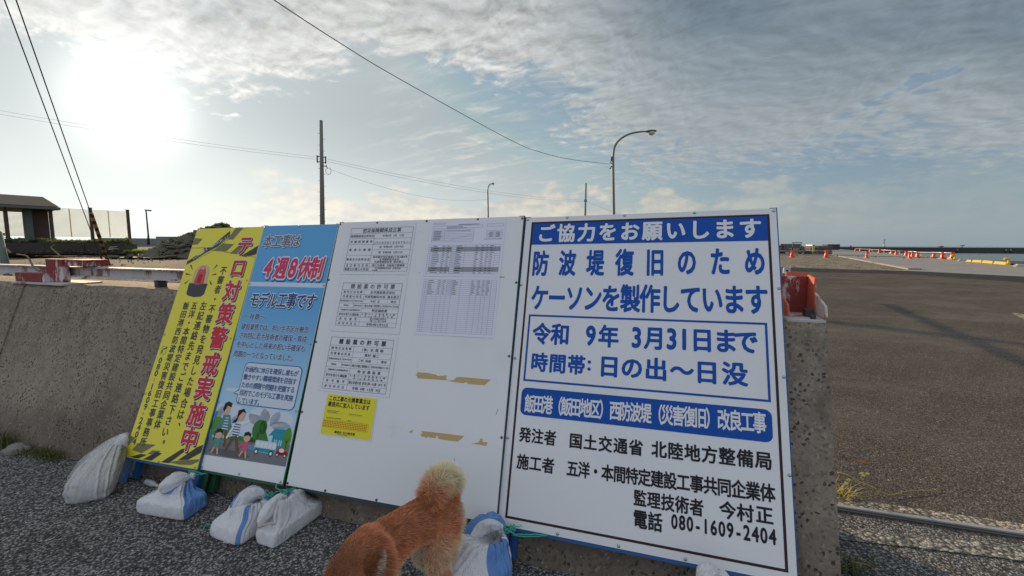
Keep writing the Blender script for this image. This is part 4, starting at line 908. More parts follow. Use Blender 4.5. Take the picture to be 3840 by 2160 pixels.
louvre(-75, 22, 'cream louvre screen cut off by the left edge of the photo'); louvre(27, 190, 'cream louvre screen seen through the open shelter'); louvre(196, 339, 'cream louvre screen just right of the shelter'); louvre(347, 477, 'rightmost cream louvre screen, ending at the tall brown post')
for x, lb in ((24.5, 'brown post between louvre screens at the far left, inside the shelter'), (193, 'brown post of the louvre screens beside the right eave of the shelter'), (343, 'brown post between louvre screens behind the striped guy guard'), (482, 'brown post at the right free end of the louvre screens')): lfpost(x)['label'] = lb
# planter wall with shrubs
P0 = onz(460, 945, GZ); PL = onz(-160, 947, GZ); pd = (PL - P0).normalized(); pn = Vector((-pd.y, pd.x, 0)); pn = pn if pn.y > 0 else -pn
zt1 = onplane(460, 912, P0, pn).z
pw = thing('planter_wall', 'long low dark timber planter wall in front of the shelter', 'planter', P0)
b = MB(); L_ = (PL - P0).length
for k in range(4):
    a = pd * (L_ * k / 4 + .01); c = pd * (L_ * (k + 1) / 4 - .01); b.hexa([c - UP * .1, a - UP * .1, a + pn * .3 - UP * .1, c + pn * .3 - UP * .1, c + UP * (zt1 - GZ), a + UP * (zt1 - GZ), a + pn * .3 + UP * (zt1 - GZ), c + pn * .3 + UP * (zt1 - GZ)])
b.build('planter_face', mat('dark_timber_planter', (.062, .048, .042), .9, .3, 2), pw)
b = MB(); b.prism([pn * .3 - UP * .0, pd * L_ + pn * .3, pd * L_ + pn * 3.2, pn * 3.2], (0, 0, -.2), (0, 0, zt1 - GZ - .06)); b.build('soil', mat('planter_soil', (.08, .065, .045), .95, .2, 3), pw)
for k, (x0, y0, x1, y1) in enumerate(((408, 928, 440, 925), (410, 932, 446, 934), (405, 935, 425, 937))):
    b = MB(); A = onplane(x0, y0, P0 - pn * .06, pn); C = onplane(x1, y1, P0 - pn * .06, pn); b.tube([A, C], .03, 6); tag(b.build('cane', mat('pale_cane', (.42, .38, .28), .8, .1, 5)), ['upper', 'middle', 'lowest'][k] + ' of three pale canes leaning on the dark planter wall', 'cane', 'canes on the planter')
def leafmat(name, c1, c2):
    m, b, p = newmat(name); n = b.noise(coords(b, True), 3.0, 4, .6); b.put(p.inputs['Base Color'], b.mix(b.ss(n, .35, .65), c1, c2)); p.inputs['Roughness'].default_value = .6
    t = b.new('ShaderNodeBsdfTranslucent'); t.inputs[0].default_value = (c2[0] * 1.3, c2[1] * 1.3, c2[2], 1); mx = b.new('ShaderNodeMixShader'); mx.inputs[0].default_value = .35
    o = [q for q in b.n if q.type == 'OUTPUT_MATERIAL'][0]; b.l.new(p.outputs[0], mx.inputs[1]); b.l.new(t.outputs[0], mx.inputs[2]); b.l.new(mx.outputs[0], o.inputs[0]); return m
MT['leaf'] = leafmat('shrub_leaves', (.055, .065, .030), (.11, .12, .05)); MT['grass'] = leafmat('sunlit_grass', (.12, .20, .03), (.30, .36, .07)); MT['weed'] = leafmat('dull_weeds', (.05, .08, .02), (.14, .15, .045)); MT['vine'] = leafmat('straw_vine', (.33, .31, .07), (.46, .40, .15))
def leaves(pts, n, size, seed, mtl, name, up=.5):
    rr_ = random.Random(seed); b = MB()
    for k in range(n):
        c, sx, sz = pts(rr_); a = rr_.uniform(0, 6.3); t = rr_.uniform(-.9, .9); d = Vector((cos(a) * cos(t), sin(a) * cos(t), sin(t))); s_ = d.orthogonal().normalized() * size * .35; L = size * rr_.uniform(.6, 1.3)
        b.add([c, c + d * L * .5 + s_, c + d * L, c + d * L * .5 - s_], [(0, 1, 2, 3)])
    return b.build(name, mtl)
def shp(r):
    f = r.random(); hgt = .06 + .17 * (0.5 + .5 * sin(f * 37)) * (.5 + .5 * sin(f * 11 + 1)) + (.40 if f > .85 and r.random() < .3 else 0)
    return P0 + pd * (L_ * f) + pn * r.uniform(.15, 2.4) + UP * (zt1 - GZ + r.uniform(-.05, hgt)), 1, 1
tag(leaves(shp, 4200, .20, 1, MT['leaf'], 'planter_shrubs'), 'low ragged green shrubs growing along the top of the planter', 'shrubs', kind='stuff')
def wfp(r): f = r.random(); return P0 + pd * (L_ * f) - pn * r.uniform(.05, .4) + UP * r.uniform(-.04, .10), 1, 1
tag(leaves(wfp, 420, .11, 2, MT['leaf'], 'planter_weeds'), 'sparse weeds along the foot of the dark planter wall', 'weeds', kind='stuff')
G0 = onz(462, 945, GZ); G1 = onz(600, 945, GZ); G2 = onz(600, 922, GZ - .02)
def gp(r): f = r.random(); return G0.lerp(G1, f) + Vector((-.2, 1, 0)) * (r.random() ** 1.3) * 22 + UP * r.uniform(0, .05), 1, 1
tag(leaves(gp, 9000, .17, 3, MT['grass'], 'grass_patch'), 'bright sunlit grass behind the rubble heap', 'grass', kind='stuff')
# sea parapet behind the lot
for (x0, y0, x1, y1, yd, lb) in ((380, 892, 586, 893, 52, 'low grey sea parapet with a thin rail, beyond the grass'), (584, 887, 1400, 884, 50, 'taller grey sea parapet behind the rubble heap')):
    a = aty(x0, y0, yd); c = aty(x1, y1, yd + 4); c.z = a.z; t = thing('sea_parapet', lb, 'wall', Vector((a.x, a.y, .3)), 'grey sea parapets')
    b = MB(); beam_d = (c - a); s_ = Vector((0, .4, 0)); p = Vector((0, 0, 0)); q = Vector((beam_d.x, beam_d.y, 0)); hgt = a.z - .3
    b.hexa([p, q, q + s_, p + s_, p + UP * hgt, q + UP * hgt, q + s_ + UP * hgt, p + s_ + UP * hgt]); b.build('parapet_face', mat('parapet_concrete', (.24, .25, .25), .9, .15, 1.0), t)
    b = MB(); b.tube([p - Vector((0, .25, 0)) + UP * .55, q - Vector((0, .25, 0)) + UP * .55], .035, 6); b.build('rail', MT['slatw'], t)
# rubble heap
RB = onz(690, 962, .60); rr_ = random.Random(21); b = MB(); n = 46; vs = []
def rz(u, v): 
    base = max(0, 1 - sqrt((u / 4.6) ** 2 + (v / 2.6) ** 2)); return 2.35 * base ** .82
from mathutils import noise as mno
for j in range(n + 1):
    for i in range(n + 1):
        u = -5 + 10 * i / n; v = -3 + 6 * j / n; z = rz(u, v); z += (mno.noise(Vector((u * 1.3, v * 1.3, 5))) * .35 + mno.noise(Vector((u * 3.1, v * 3.1, 2))) * .18) * min(1, z * 1.5); vs.append((u, v, z - .05))
b.add(vs, [(j * (n + 1) + i, j * (n + 1) + i + 1, (j + 1) * (n + 1) + i + 1, (j + 1) * (n + 1) + i) for j in range(n) for i in range(n)])
for k in range(620):
    u = rr_.gauss(0, 2.0); v = rr_.gauss(-.4, 1.2); z = rz(u, v)
    if z <= .02 and rr_.random() < .75: continue
    s_ = rr_.uniform(.07, .30); R_ = Euler((rr_.uniform(-.9, .9), rr_.uniform(-.9, .9), rr_.uniform(0, 6))).to_matrix()
    b.box((u, v, max(0, z) + .03), (s_ * rr_.uniform(.8, 2.0), s_ * rr_.uniform(.6, 1.3), s_ * rr_.uniform(.25, .7)), R_)
hp = b.build('rubble_heap', mat('rubble', (.125, .115, .075), .95, .35, 1.5)); hp.location = RB + Vector((1.0, 1.6, 0)); hp.scale = (.95, .9, .76); tag(hp, 'big heap of broken stone and earth left of the yellow sign', 'rubble heap')
# loose stones of the lot
b = MB(); rr_ = random.Random(31)
for k in range(1500):
    s = -rr_.uniform(1.5, 26); nn_ = 2.6 + 24 * rr_.random() ** 1.6; p = W(s, nn_); z = lotz(p.x, p.y); q = rr_.uniform(.012, .05)
    R_ = Euler((rr_.uniform(0, 3), rr_.uniform(0, 3), rr_.uniform(0, 3))).to_matrix(); b.ell((p.x, p.y, z + .01), q * 1.3, q, q * .6, 5, 3, R_)
st = b.build('loose_stones', mat('pale_stones', (.32, .29, .23), .95, .3, 3.0)); tag(st, 'loose stones and clods strewn over the gravel lot', 'stones', kind='stuff')
# park lamp
def ptube(path, y, r, seg=8, org=None): return [aty(px, py, y) - org for px, py in path]
pl = thing('park_lamp', 'short dark park lamp left of the rubble heap', 'street lamp', Vector((*aty(557, 918, 45).xy, .55)))
b = MB(); b.tube(ptube([(557, 918), (556, 880), (547.5, 789)], 45, 0, 8, pl.location), [.13, .075, .06]); b.build('pole', MT['dark'], pl)
b = MB(); A = aty(546, 787, 45) - pl.location; b.hexa([A + Vector(v) for v in ((0, -.15, -.08), (.48, -.15, -.14), (.48, .15, -.14), (0, .15, -.08), (0, -.15, .02), (.50, -.15, 0), (.50, .15, 0), (0, .15, .02))]); b.build('lamp_head', MT['dark'], pl)
# guy wires with guards
def stripes(name):
    m, b, p = newmat(name); z = b.xyz(coords(b))[2]
    f = b.m('GREATER_THAN', b.m('FRACT', b.m('MULTIPLY', z, 4.6)), .5); wv = b.ss(b.noise(coords(b), 3, 3, .5), .3, .7)
    b.put(p.inputs['Base Color'], b.mix(f, (.030, .026, .024), b.mix(wv, (.50, .23, .05), (.42, .24, .09)))); p.inputs['Roughness'].default_value = .6; return m
MT['stripe'] = stripes('striped_guard')
GA = onz(402, 1000, .42)
for k, (a0, a1, top, gt, lb) in enumerate((((392, 1000), (347, 887), (-140, -420), (371, 945), 'lower steel guy wire running up and out of the photo, thin rusty guard'), ((411, 998), (332, 801), (-90, -430), (331, 800), 'upper steel guy wire with yellow and black striped guard'))):
    t = thing('guy_wire', lb, 'guy wire', onz(*a0, .42), 'guy wires at the left'); o = t.location
    y0 = o.y; top_ = aty(*top, y0 - 8.5)
    def on(px, py):    # nearest point of the wire to that pixel
        best = None
        for q in range(400):
            f = q / 399 * .6; p = o.lerp(top_, f); d = p - EYE; X = CX + FPX * d.dot(_r2) / d.dot(_f); Y = CY - FPX * d.dot(_u2) / d.dot(_f); e = (Y - py) ** 2
            if best is None or e < best[0]: best = (e, f)
        return best[1]
    f = on(*gt); b = MB(); b.tube([Vector((0, 0, -.05)), (top_ - o)], .013 if k else .012, 5); b.build('cable', MT['cable'], t)
    b = MB(); e_ = (top_ - o) * f
    if k: b.tube([e_ * .0, e_ * .5, e_], [.055, .055, .055], 10); b.build('striped_guard', MT['stripe'], t)
    else: b.tube([e_ * .25, e_], .03, 8); b.build('guard', MT['post'], t)
gpst = thing('leaning_post', 'dark green pipe post leaning at the left edge above the steel beam', 'post', aty(30, 1005, 9))
b = MB(); b.tube([Vector((0, 0, -.3)), aty(-8, 872, 9.4) - gpst.location], .065, 10); b.build('pipe', mat('weathered_green_pipe', (.10, .13, .10), .55, .3, 6), gpst)
# driftwood twigs on the wall top
def twig(pts, y, r, lb):
    b = MB(); P_ = cat_rom([aty(px, py, y) for px, py in pts], 4)
    o = Vector(P_[0]); P_ = [Vector(p) - o for p in P_]; n = len(P_); b.tube(P_, [r * (1 - .6 * i / n) for i in range(n)], 6)
    ob = b.build('driftwood_twig', mat('driftwood', (.26, .20, .14), .9, .25, 12)); ob.location = o; return tag(ob, lb, 'twig', 'driftwood twigs on the wall')
def twig2(*a): return twig(*a)
twig2([(150, 1016), (130, 1005), (116, 985), (108, 968), (95, 958), (62, 953)], 2.95, .0075, 'forked driftwood twig lying across the steel beam at the left')
twig2([(40, 948), (30, 938), (16, 925), (12, 920)], 6.0, .014, 'short pale driftwood twig beside the leaning green post'); twig2([(228, 962), (215, 950), (193, 930), (195, 924), (204, 918)], 8.5, .016, 'hooked pale driftwood twig standing up left of the guy wires')

# ------------------------------------------------------------------ poles, lamps, overhead wires
YA = 28.0
pa = thing('utility_pole', 'tall concrete utility pole behind the pale blue sign', 'utility pole', Vector((*aty(1212, 1000, YA).xy, .35)), 'concrete utility poles')
ztop = aty(1204, 455, YA).z - .35; o = pa.location
lean = (aty(1204, 455, YA).x - o.x)
def pax(z): return Vector((lean * z / ztop, 0, z))
b = MB(); b.tube([pax(-.4), pax(ztop * .5), pax(ztop)], [.165, .135, .098], 16); b.build('shaft', MT['pole'], pa)
b = MB(); b.tube([pax(ztop), pax(ztop + .05)], [.100, .092], 14); b.build('cap', MT['dark'], pa)
def zat(py): return aty(1206, py, YA).z - .35
k_ = YA / FPX
for sx, nm in ((-1, 'left'), (1, 'right')):
    b = MB(); zc_ = zat(597 if sx < 0 else 600); b.box(pax(zc_) + Vector((sx * .265, -.02, 0)), (.055, .07, .46)); 
    for dz_ in (-.17, .17): b.box(pax(zc_ + dz_) + Vector((sx * .19, -.02, 0)), (.18, .05, .045))
    for dz_ in (-.14, 0, .14): b.ell(pax(zc_ + dz_) + Vector((sx * .265, -.02, 0)), .055, .055, .035, 8, 5)
    b.build('insulator_rack', MT['dark'], pa)
b = MB(); z_ = zat(623); b.box(pax(z_) + Vector((.20, 0, 0)), (.22, .05, .05)); b.tube([pax(z_) + Vector((.29, 0, .06)), pax(z_) + Vector((.31, 0, -.02)), pax(z_) + Vector((.37, 0, -.14))], .028, 6); b.build('bracket_arm', MT['dark'], pa)
b = MB(); c = pax(z_) + Vector((.42, 0, -.30)); b.tube([c + Vector((.17 * sin(a), 0, .22 * cos(a))) for a in [i * .35 + .3 for i in range(16)]], .014, 5); b.build('cable_loop', MT['dark'], pa)
k = 0
for py in range(500, 900, 22):
    b = MB(); z = zat(py); sx = 1 if k % 2 else -1; b.tube([pax(z) + Vector((sx * .10, 0, 0)), pax(z) + Vector((sx * .24, 0, 0))], .010, 5); b.build('step_bolt', MT['dark'], pa); k += 1
pb = thing('utility_pole', 'far thin utility pole rising behind the left part of the big sign', 'utility pole', Vector((*aty(2191, 960, 56).xy, .1)), 'concrete utility poles')
o2 = pb.location; zb_ = aty(2192, 687, 56).z - .1
b = MB(); b.tube([(0, 0, -.2), (.02, 0, zb_)], [.16, .10], 12); b.build('shaft', MT['pole'], pb)
b = MB(); z_ = aty(2192, 753, 56).z - .1; b.box((0, -.02, z_), (.34, .12, .30)); b.build('insulator_rack', MT['dark'], pb)
def street_lamp(path, head, y, r0, r1, label, gz):
    base = aty(*path[0], y); t = thing('street_lamp', label, 'street lamp', Vector((base.x, base.y, gz)), 'curved arm street lamps'); o = t.location
    P_ = [Vector((0, 0, 0))] + [Vector(p) - o for p in cat_rom([aty(px, py, y) for px, py in path[1:]], 6)]; n = len(P_)
    b = MB(); b.tube(P_, [r0 + (r1 - r0) * i / (n - 1) for i in range(n)], 10); b.build('pole', MT['lamp'], t)
    (hx0, hy0), (hx1, hy1), hh_ = head; A = aty(hx0, hy0, y) - o; C = aty(hx1, hy1, y) - o; L = (C - A).length; d = (C - A).normalized(); up_ = Vector((-d.z, 0, d.x)); up_ = up_ if up_.z > 0 else -up_
    R_ = Matrix((d, Vector((0, 1, 0)), up_)).transposed(); z_ = hh_ * y / FPX
    b = MB(); prof = [(0, .08, .05), (.12, .22, .14), (.35, .42, .26), (.62, .50, .30), (.85, .40, .24), (.97, .18, .10), (1.0, .02, .02)]; vs = []; ns = 12
    for (f, w_, h_) in prof:
        for q in range(ns):
            a = 2 * pi * q / ns; yy = cos(a) * w_ * L * .36; zz = sin(a) * h_ * z_ * (1.0 if sin(a) > 0 else .9); vs.append(A + R_ @ Vector((f * L, yy, zz)))
    b.add(vs, [(i * ns + q, i * ns + (q + 1) % ns, (i + 1) * ns + (q + 1) % ns, (i + 1) * ns + q) for i in range(len(prof) - 1) for q in range(ns)] + [tuple(range(ns))], True); b.build('lamp_head', mat('dark_lamp_head', (.10, .085, .08), .45, .15, 8), t)
    b = MB(); b.ell(A + R_ @ Vector((.60 * L, 0, -z_ * .22)), L * .27, L * .17, z_ * .55, 14, 9, R_); b.build('lens', MT['glass'], t); return t
la = street_lamp([(2303, 1000), (2302, 800), (2300, 700), (2299, 620), (2300, 575), (2306, 548), (2320, 528), (2342, 511), (2368, 500), (2395, 495), (2416, 493)], ((2414, 494), (2463, 491), 19), 27, .085, .047, 'tall street lamp with curved arm standing behind the big sign', 0)
o = la.location
b = MB(); zc1 = aty(2299, 613, 27).z
b.tube([Vector((lx, 0, aty(2299, py, 27).z)) - Vector((0, 0, 0)) - Vector((0, 0, 0)) for lx, py in ((-.0, 613), (-.16, 613))], .03, 6)
for py in (600, 623): z = aty(2299, py, 27).z; b.tube([(-.03, 0, z), (-.12, 0, z - .02), (-.15, 0, z - .16)], .035, 6)
b.tube([(-.15, 0, aty(2299, 623, 27).z - .14), (-.22, 0, aty(2299, 633, 27).z)], .02, 5); b.tube([(-.11, 0, zc1 + .2), (-.11, 0, zc1 + .42)], .035, 6)
dxl = (aty(2299, 613, 27).x - o.x); ob = b.build('cable_clamp', MT['dark'], la); ob.location = (dxl, 0, -o.z)
lb_ = street_lamp([(1831, 1000), (1831, 820), (1829.5, 740), (1829, 712), (1831, 702), (1836, 693), (1843, 689)], ((1842, 689.5), (1854, 687.5), 10), 48, .085, .05, 'small distant street lamp between the utility pole and the big sign', .1)
def wire(p, q, sag, r, label, group='overhead wires', name='overhead_wire', m_='cablef', n=24):
    b = MB(); P_ = [p.lerp(q, i / n) - UP * sag * 4 * (i / n) * (1 - i / n) for i in range(n + 1)]; b.tube([v - p for v in P_], r, 5); o = b.build(name, MT[m_]); o.location = p; return tag(o, label, 'wire', group)
pa_l = lambda py: aty(1180, py, YA); pa_r = lambda py: aty(1233, py, YA)
wire(aty(1186, 588, YA), aty(-500, 322, 21), .25, .006, 'upper of two thin wires running left from the tall utility pole'); wire(aty(1186, 597, YA), aty(-500, 338, 21), .25, .006, 'lower of two thin wires running left from the tall utility pole')
wire(aty(1226, 596, YA), aty(2191, 750, 56), .55, .008, 'upper of two thin wires between the two utility poles'); wire(aty(1226, 605, YA), aty(2191, 755, 56), .62, .008, 'lower of two thin wires between the two utility poles')
wire(aty(1231, 632, YA), aty(1829, 746, 48), .85, .008, 'thin sagging wire from the utility pole to the small street lamp'); wire(aty(2193, 752, 56), aty(2420, 835, 80), .15, .012, 'thin wire leaving the far utility pole behind the big sign')
# service cable rising over the viewer from the tall street lamp
pts = [(2285, 615), (2143, 598), (2032, 572), (1920, 528), (1500, 297), (1267, 156), (1028, 0), (700, -232)]; ys_ = []
n = len(pts); b = MB(); Q = []
for k, (px, py) in enumerate(pts):
    f = (2285 - px) / (2285 - 700.0); Q.append(aty(px, py, 27 - 21.5 * f ** .75))
Q = [Vector(p) for p in cat_rom(Q, 6)]; b.tube([p - Q[0] for p in Q], .011, 6); ob = b.build('overhead_wire', MT['cable']); ob.location = Q[0]; tag(ob, 'black twisted cable rising from the tall street lamp to the top edge', 'wire', 'overhead wires')

# ------------------------------------------------------------------ weighted sacks
def loft(rings, org, mats, side=None, seg=72, sub=5, seed=1):
    rr_ = random.Random(seed); ph = [rr_.uniform(0, 6.3) for _ in range(6)]
    R_ = cat_rom([tuple(r) for r in rings], sub); b = MB(); vs = []
    for (cx, cy, cz, a, c, rot, ne, pl, til) in R_:
        for k in range(seg):
            t = 2 * pi * k / seg; ct, st = cos(t), sin(t); e_ = 2.0 / max(2.0, ne)
            x = a * math.copysign(abs(ct) ** e_, ct); y = c * math.copysign(abs(st) ** e_, st)
            f = 1 + 3.0 * pl * (.40 * (1 - 2 * abs(sin(11.5 * t + ph[0]))) + .34 * (1 - 2 * abs(sin(8 * t + ph[1] + 3 * cz))) + .26 * (1 - 2 * abs(sin(19 * t + ph[4])))) + .02 * sin(3 * t + ph[3] + cz * 20)
            q_ = Vector((cx + x, cy + y, cz)); f *= 1 + (.10 * abs(mno.noise(q_ * 17 + Vector((seed, 0, 0)))) + .06 * mno.noise(q_ * 38) - .04) * min(1.0, .35 + 5 * pl)
            x *= f; y *= f
            vs.append(Vector((cx + x * cos(rot) - y * sin(rot), cy + x * sin(rot) + y * cos(rot), cz + til * x)) - org)
    n = len(R_)
    for i, m_ in enumerate(mats): b.use(m_)
    b.cur = 0; o0 = 0; b.v = [tuple(v) for v in vs]
    for i in range(n - 1):
        for k in range(seg):
            b.f.append([i * seg + k, i * seg + (k + 1) % seg, (i + 1) * seg + (k + 1) % seg, (i + 1) * seg + k]); t = 360.0 * (k + .5) / seg
            b.mi.append(1 if (side and any(s0 <= t < s1 for s0, s1 in side)) else 0); b.smooth.append(True)
    for fc in (list(range(seg))[::-1], [(n - 1) * seg + k for k in range(seg)]): b.f.append(fc); b.mi.append(0); b.smooth.append(False)
    return b
def flop(path, radii, org, mats, seed, side=None, squash=.8, seg=36, wr=.10):
    rr_ = random.Random(seed); P_ = cat_rom([tuple(p) + (r,) for p, r in zip(path, radii)], 6); b = MB(); n = len(P_); vs = []; ph = [rr_.uniform(0, 6) for _ in range(4)]
    for i in range(n):
        p = Vector(P_[i][:3]); r = P_[i][3]; q = Vector(P_[min(i + 1, n - 1)][:3]) - Vector(P_[max(i - 1, 0)][:3]); q.normalize(); a = q.cross(UP).normalized(); c = a.cross(q)
        for k in range(seg):
            t = 2 * pi * k / seg; f = 1 + wr * (sin(5 * t + ph[0] + i * .22) * .5 + sin(9 * t + ph[1] - i * .3) * .4 + sin(3 * t + i * .5 + ph[2]) * .5)
            q_ = p + a * cos(t) * r + c * sin(t) * r; f += wr * (1.5 * abs(mno.noise(q_ * 34)) + .8 * mno.noise(q_ * 70) - .5)
            vs.append(p + a * (cos(t) * r * f * squash) + c * (sin(t) * r * f) - org)
    for m_ in mats: b.use(m_)
    b.cur = 0; b.v = [tuple(v) for v in vs]
    for i in range(n - 1):
        for k in range(seg):
            b.f.append([i * seg + k, i * seg + (k + 1) % seg, (i + 1) * seg + (k + 1) % seg, (i + 1) * seg + k]); t = 360 * (k + .5) / seg
            b.mi.append(1 if (side and any(s0 <= t < s1 for s0, s1 in side)) else 0); b.smooth.append(True)
    for fc in (list(range(seg))[::-1], [(n - 1) * seg + k for k in range(seg)]): b.f.append(fc); b.mi.append(0); b.smooth.append(False)
    return b
def twine(pts, org, parent, name='twine', r=.0022, m_='twine', wob=.004, seed=1):
    rr_ = random.Random(seed); P_ = [Vector(p) for p in cat_rom(pts, 7)]; P_ = [p + Vector((rr_.uniform(-wob, wob), rr_.uniform(-wob, wob), rr_.uniform(-wob, wob))) * (.5 if 0 < i < len(P_) - 1 else 0) - org for i, p in enumerate(P_)]
    b = MB(); b.tube(P_, r, 6); return b.build(name, MT[m_], parent)
def knot(c, org, parent, seed, r=.022, turns=3):
    rr_ = random.Random(seed); pts = []
    for i in range(14):
        a = i * 1.35 + seed; q = r * rr_.uniform(.5, 1.1); pts.append(c + Vector((cos(a) * q, sin(a) * q * .7, sin(a * 1.7 + seed) * q)))
    return twine(pts, org, parent, 'twine_knot', .0023, 'twine', .002, seed)
SW, SB, SGR = MT['sackw'], MT['sackb'], MT['sackg']
def V3(*a): return Vector(a)
GRP = 'weighted sacks tied to the sign legs'
# A: tall collapsed sack at the left end
a0 = onz(346, 1862); p1_ = aty(338, 1760, 2.28); p2_ = aty(385, 1682, 2.35); p3_ = aty(440, 1628, 2.40); p4_ = aty(472, 1622, 2.42)
sk = thing('weighted_sack', 'tall slumped pale sack leaning at the far left end of the signs', 'sack', a0, GRP); o = sk.location
tp = p4_; RA = []
for f, z, a_, c_, pl_ in ((0, .002, .078, .056, .02), (.005, .03, .088, .068, .04), (.03, .10, .095, .078, .06), (.12, .18, .098, .080, .08), (.30, .26, .092, .070, .09), (.56, .325, .066, .052, .11), (.84, .366, .036, .03, .1), (1.0, .378, .012, .014, .1)):
    RA.append((a0.x + (tp.x - a0.x) * f, a0.y + (tp.y - .03 - a0.y) * f, z / .375 * tp.z, a_, c_, .42, 4 - 2 * min(1, f * 3), pl_, 0))
loft(RA, o, [SGR], None, 110, 8, 11).build('sack_body', [SGR], sk)
flop([aty(478, 1630, 2.37), aty(462, 1650, 2.33), aty(450, 1680, 2.32), aty(456, 1708, 2.31)], [.016, .030, .028, .006], o, [SW], 3, None, .8, 28, .14).build('sack_top', [SW], sk)
twine([aty(462, 1700, 2.29), aty(452, 1735, 2.26), aty(448, 1760, 2.25), aty(468, 1785, 2.25)], o, sk, seed=2); twine([aty(450, 1745, 2.26), aty(430, 1790, 2.22), aty(400, 1822, 2.18), aty(375, 1850, 2.13)], o, sk, seed=4)
# B
c1 = onz(522, 1928); c2 = onz(683, 1955); dr = (c2 - c1).normalized(); aw = V3(-dr.y, dr.x, 0); cB = (c1 + c2) / 2 + aw * .065; rot = atan2(dr.y, dr.x); nk = aty(713, 1800, 2.10)
sk = thing('weighted_sack', 'white and blue sack round a block, second from the left, under the yellow sign', 'sack', cB, GRP); o = sk.location
loft([(cB.x, cB.y, .002, .138, .066, rot, 8, .0, 0), (cB.x, cB.y, .016, .146, .073, rot, 8, .006, 0), (cB.x, cB.y, .064, .144, .071, rot, 8, .008, 0), (cB.x + .01, cB.y + .008, .082, .122, .060, rot, 5, .03, 0), (cB.x * .75 + nk.x * .25, cB.y * .75 + nk.y * .25, .098, .088, .046, rot, 3, .09, 0), (cB.x * .4 + nk.x * .6, cB.y * .4 + nk.y * .6, .128, .048, .030, rot, 2.4, .13, 0), (nk.x, nk.y, nk.z - .02, .020, .018, rot, 2, .12, 0), (nk.x, nk.y, nk.z, .014, .013, rot, 2, .08, 0)], o, [SW, SB], [(0, 78), (322, 360)], 96, 6, 21).build('sack_body', [SW, SB], sk)
flop([nk, aty(690, 1796, 2.08), aty(655, 1806, 2.04), aty(622, 1830, 2.01), aty(604, 1846, 2.00)], [.012, .030, .042, .038, .012], o, [SW, SB], 5, [(200, 245)], .75).build('sack_top', [SW, SB], sk)
flop([nk, aty(722, 1786, 2.12), aty(729, 1790, 2.12)], [.010, .020, .006], o, [SW], 6, None, .8, 20).build('sack_neck', [SW], sk)
twine([nk + V3(-.01, -.02, 0), aty(700, 1815, 2.06), aty(696, 1830, 2.05), aty(704, 1838, 2.05)], o, sk, seed=5); knot(aty(718, 1775, 2.14), o, sk, 7, .018)
twine([aty(706, 1764, 2.14), aty(730, 1768, 2.13), aty(752, 1774, 2.13), aty(778, 1778, 2.14)], o, sk, seed=6); twine([aty(708, 1768, 2.13), aty(735, 1779, 2.12), aty(770, 1776, 2.12)], o, sk, seed=8)
# C
cC = onz(912, 1985); nk = aty(996, 1866, 1.97); rot = -.35
sk = thing('weighted_sack', 'crumpled sack with blue fold and loose string, left of the paired sacks', 'sack', cC, GRP); o = sk.location
loft([(cC.x, cC.y, .002, .098, .092, rot, 6, .0, 0), (cC.x, cC.y, .018, .108, .102, rot, 6, .01, 0), (cC.x + .005, cC.y + .01, .060, .106, .100, rot, 6, .015, 0), (cC.x + .02, cC.y + .02, .090, .088, .080, rot, 3.6, .05, 0), (cC.x * .6 + nk.x * .4, cC.y * .6 + nk.y * .4, .125, .062, .055, rot, 2.5, .11, 0), (nk.x, nk.y, nk.z - .02, .020, .018, rot, 2, .1, 0), (nk.x, nk.y, nk.z, .012, .012, rot, 2, .08, 0)], o, [SW, SB], [(292, 318), (30, 60)], 90, 6, 31).build('sack_body', [SW, SB], sk)
flop([nk, aty(968, 1852, 1.96), aty(930, 1862, 1.93), aty(902, 1892, 1.90), aty(890, 1926, 1.885), aty(905, 1936, 1.88)], [.012, .032, .045, .040, .026, .006], o, [SW, SB], 9, [(70, 105), (235, 255)], .75).build('sack_top', [SW, SB], sk)
flop([aty(985, 1890, 1.91), aty(955, 1915, 1.88), aty(915, 1945, 1.86), aty(893, 1940, 1.865)], [.010, .030, .024, .006], o, [SW], 10, None, .8, 28).build('sack_fold', [SW], sk)
twine([onz(838, 2034, .004), onz(862, 2034, .01), onz(882, 2016, .03), aty(905, 1996, 1.81), aty(895, 2018, 1.80)], o, sk, 'loose_string', .0035, 'string', .003, 12)
# D
d1 = onz(1034, 2054); d2 = onz(1208, 1925); dr = (d2 - d1).normalized(); lf = V3(-dr.y, dr.x, 0); cD = (d1 + d2) / 2 + lf * .052; rot = atan2(dr.y, dr.x); nk = aty(1064, 1866, 1.92)
sk = thing('weighted_sack', 'white sack pulled in pleats over a sharp edged block, beside the crumpled sack', 'sack', cD, GRP); o = sk.location
loft([(cD.x, cD.y, .002, .140, .056, rot, 10, .0, 0), (cD.x, cD.y, .012, .145, .060, rot, 10, .004, 0), (cD.x, cD.y, .056, .143, .059, rot, 10, .006, 0), (cD.x, cD.y, .070, .128, .052, rot, 6, .03, 0), (cD.x * .8 + nk.x * .2, cD.y * .8 + nk.y * .2, .094, .098, .044, rot, 3.2, .10, 0), (cD.x * .45 + nk.x * .55, cD.y * .45 + nk.y * .55, .150, .054, .030, rot, 2.4, .16, 0), (nk.x, nk.y, nk.z - .018, .018, .016, rot, 2, .14, 0), (nk.x, nk.y, nk.z + .01, .012, .011, rot, 2, .1, 0)], o, [SW, SB], [(20, 60)], 110, 6, 41).build('sack_body', [SW, SB], sk)
flop([nk, aty(1045, 1870, 1.90), aty(1015, 1905, 1.85), aty(985, 1950, 1.80), aty(972, 1975, 1.78)], [.010, .024, .034, .026, .006], o, [SW], 14, None, .8).build('sack_top', [SW], sk)
flop([nk, aty(1085, 1862, 1.96), aty(1130, 1868, 2.0), aty(1165, 1878, 2.03)], [.012, .024, .020, .005], o, [SW, SB], 15, [(20, 170)], .8).build('sack_neck', [SW, SB], sk)
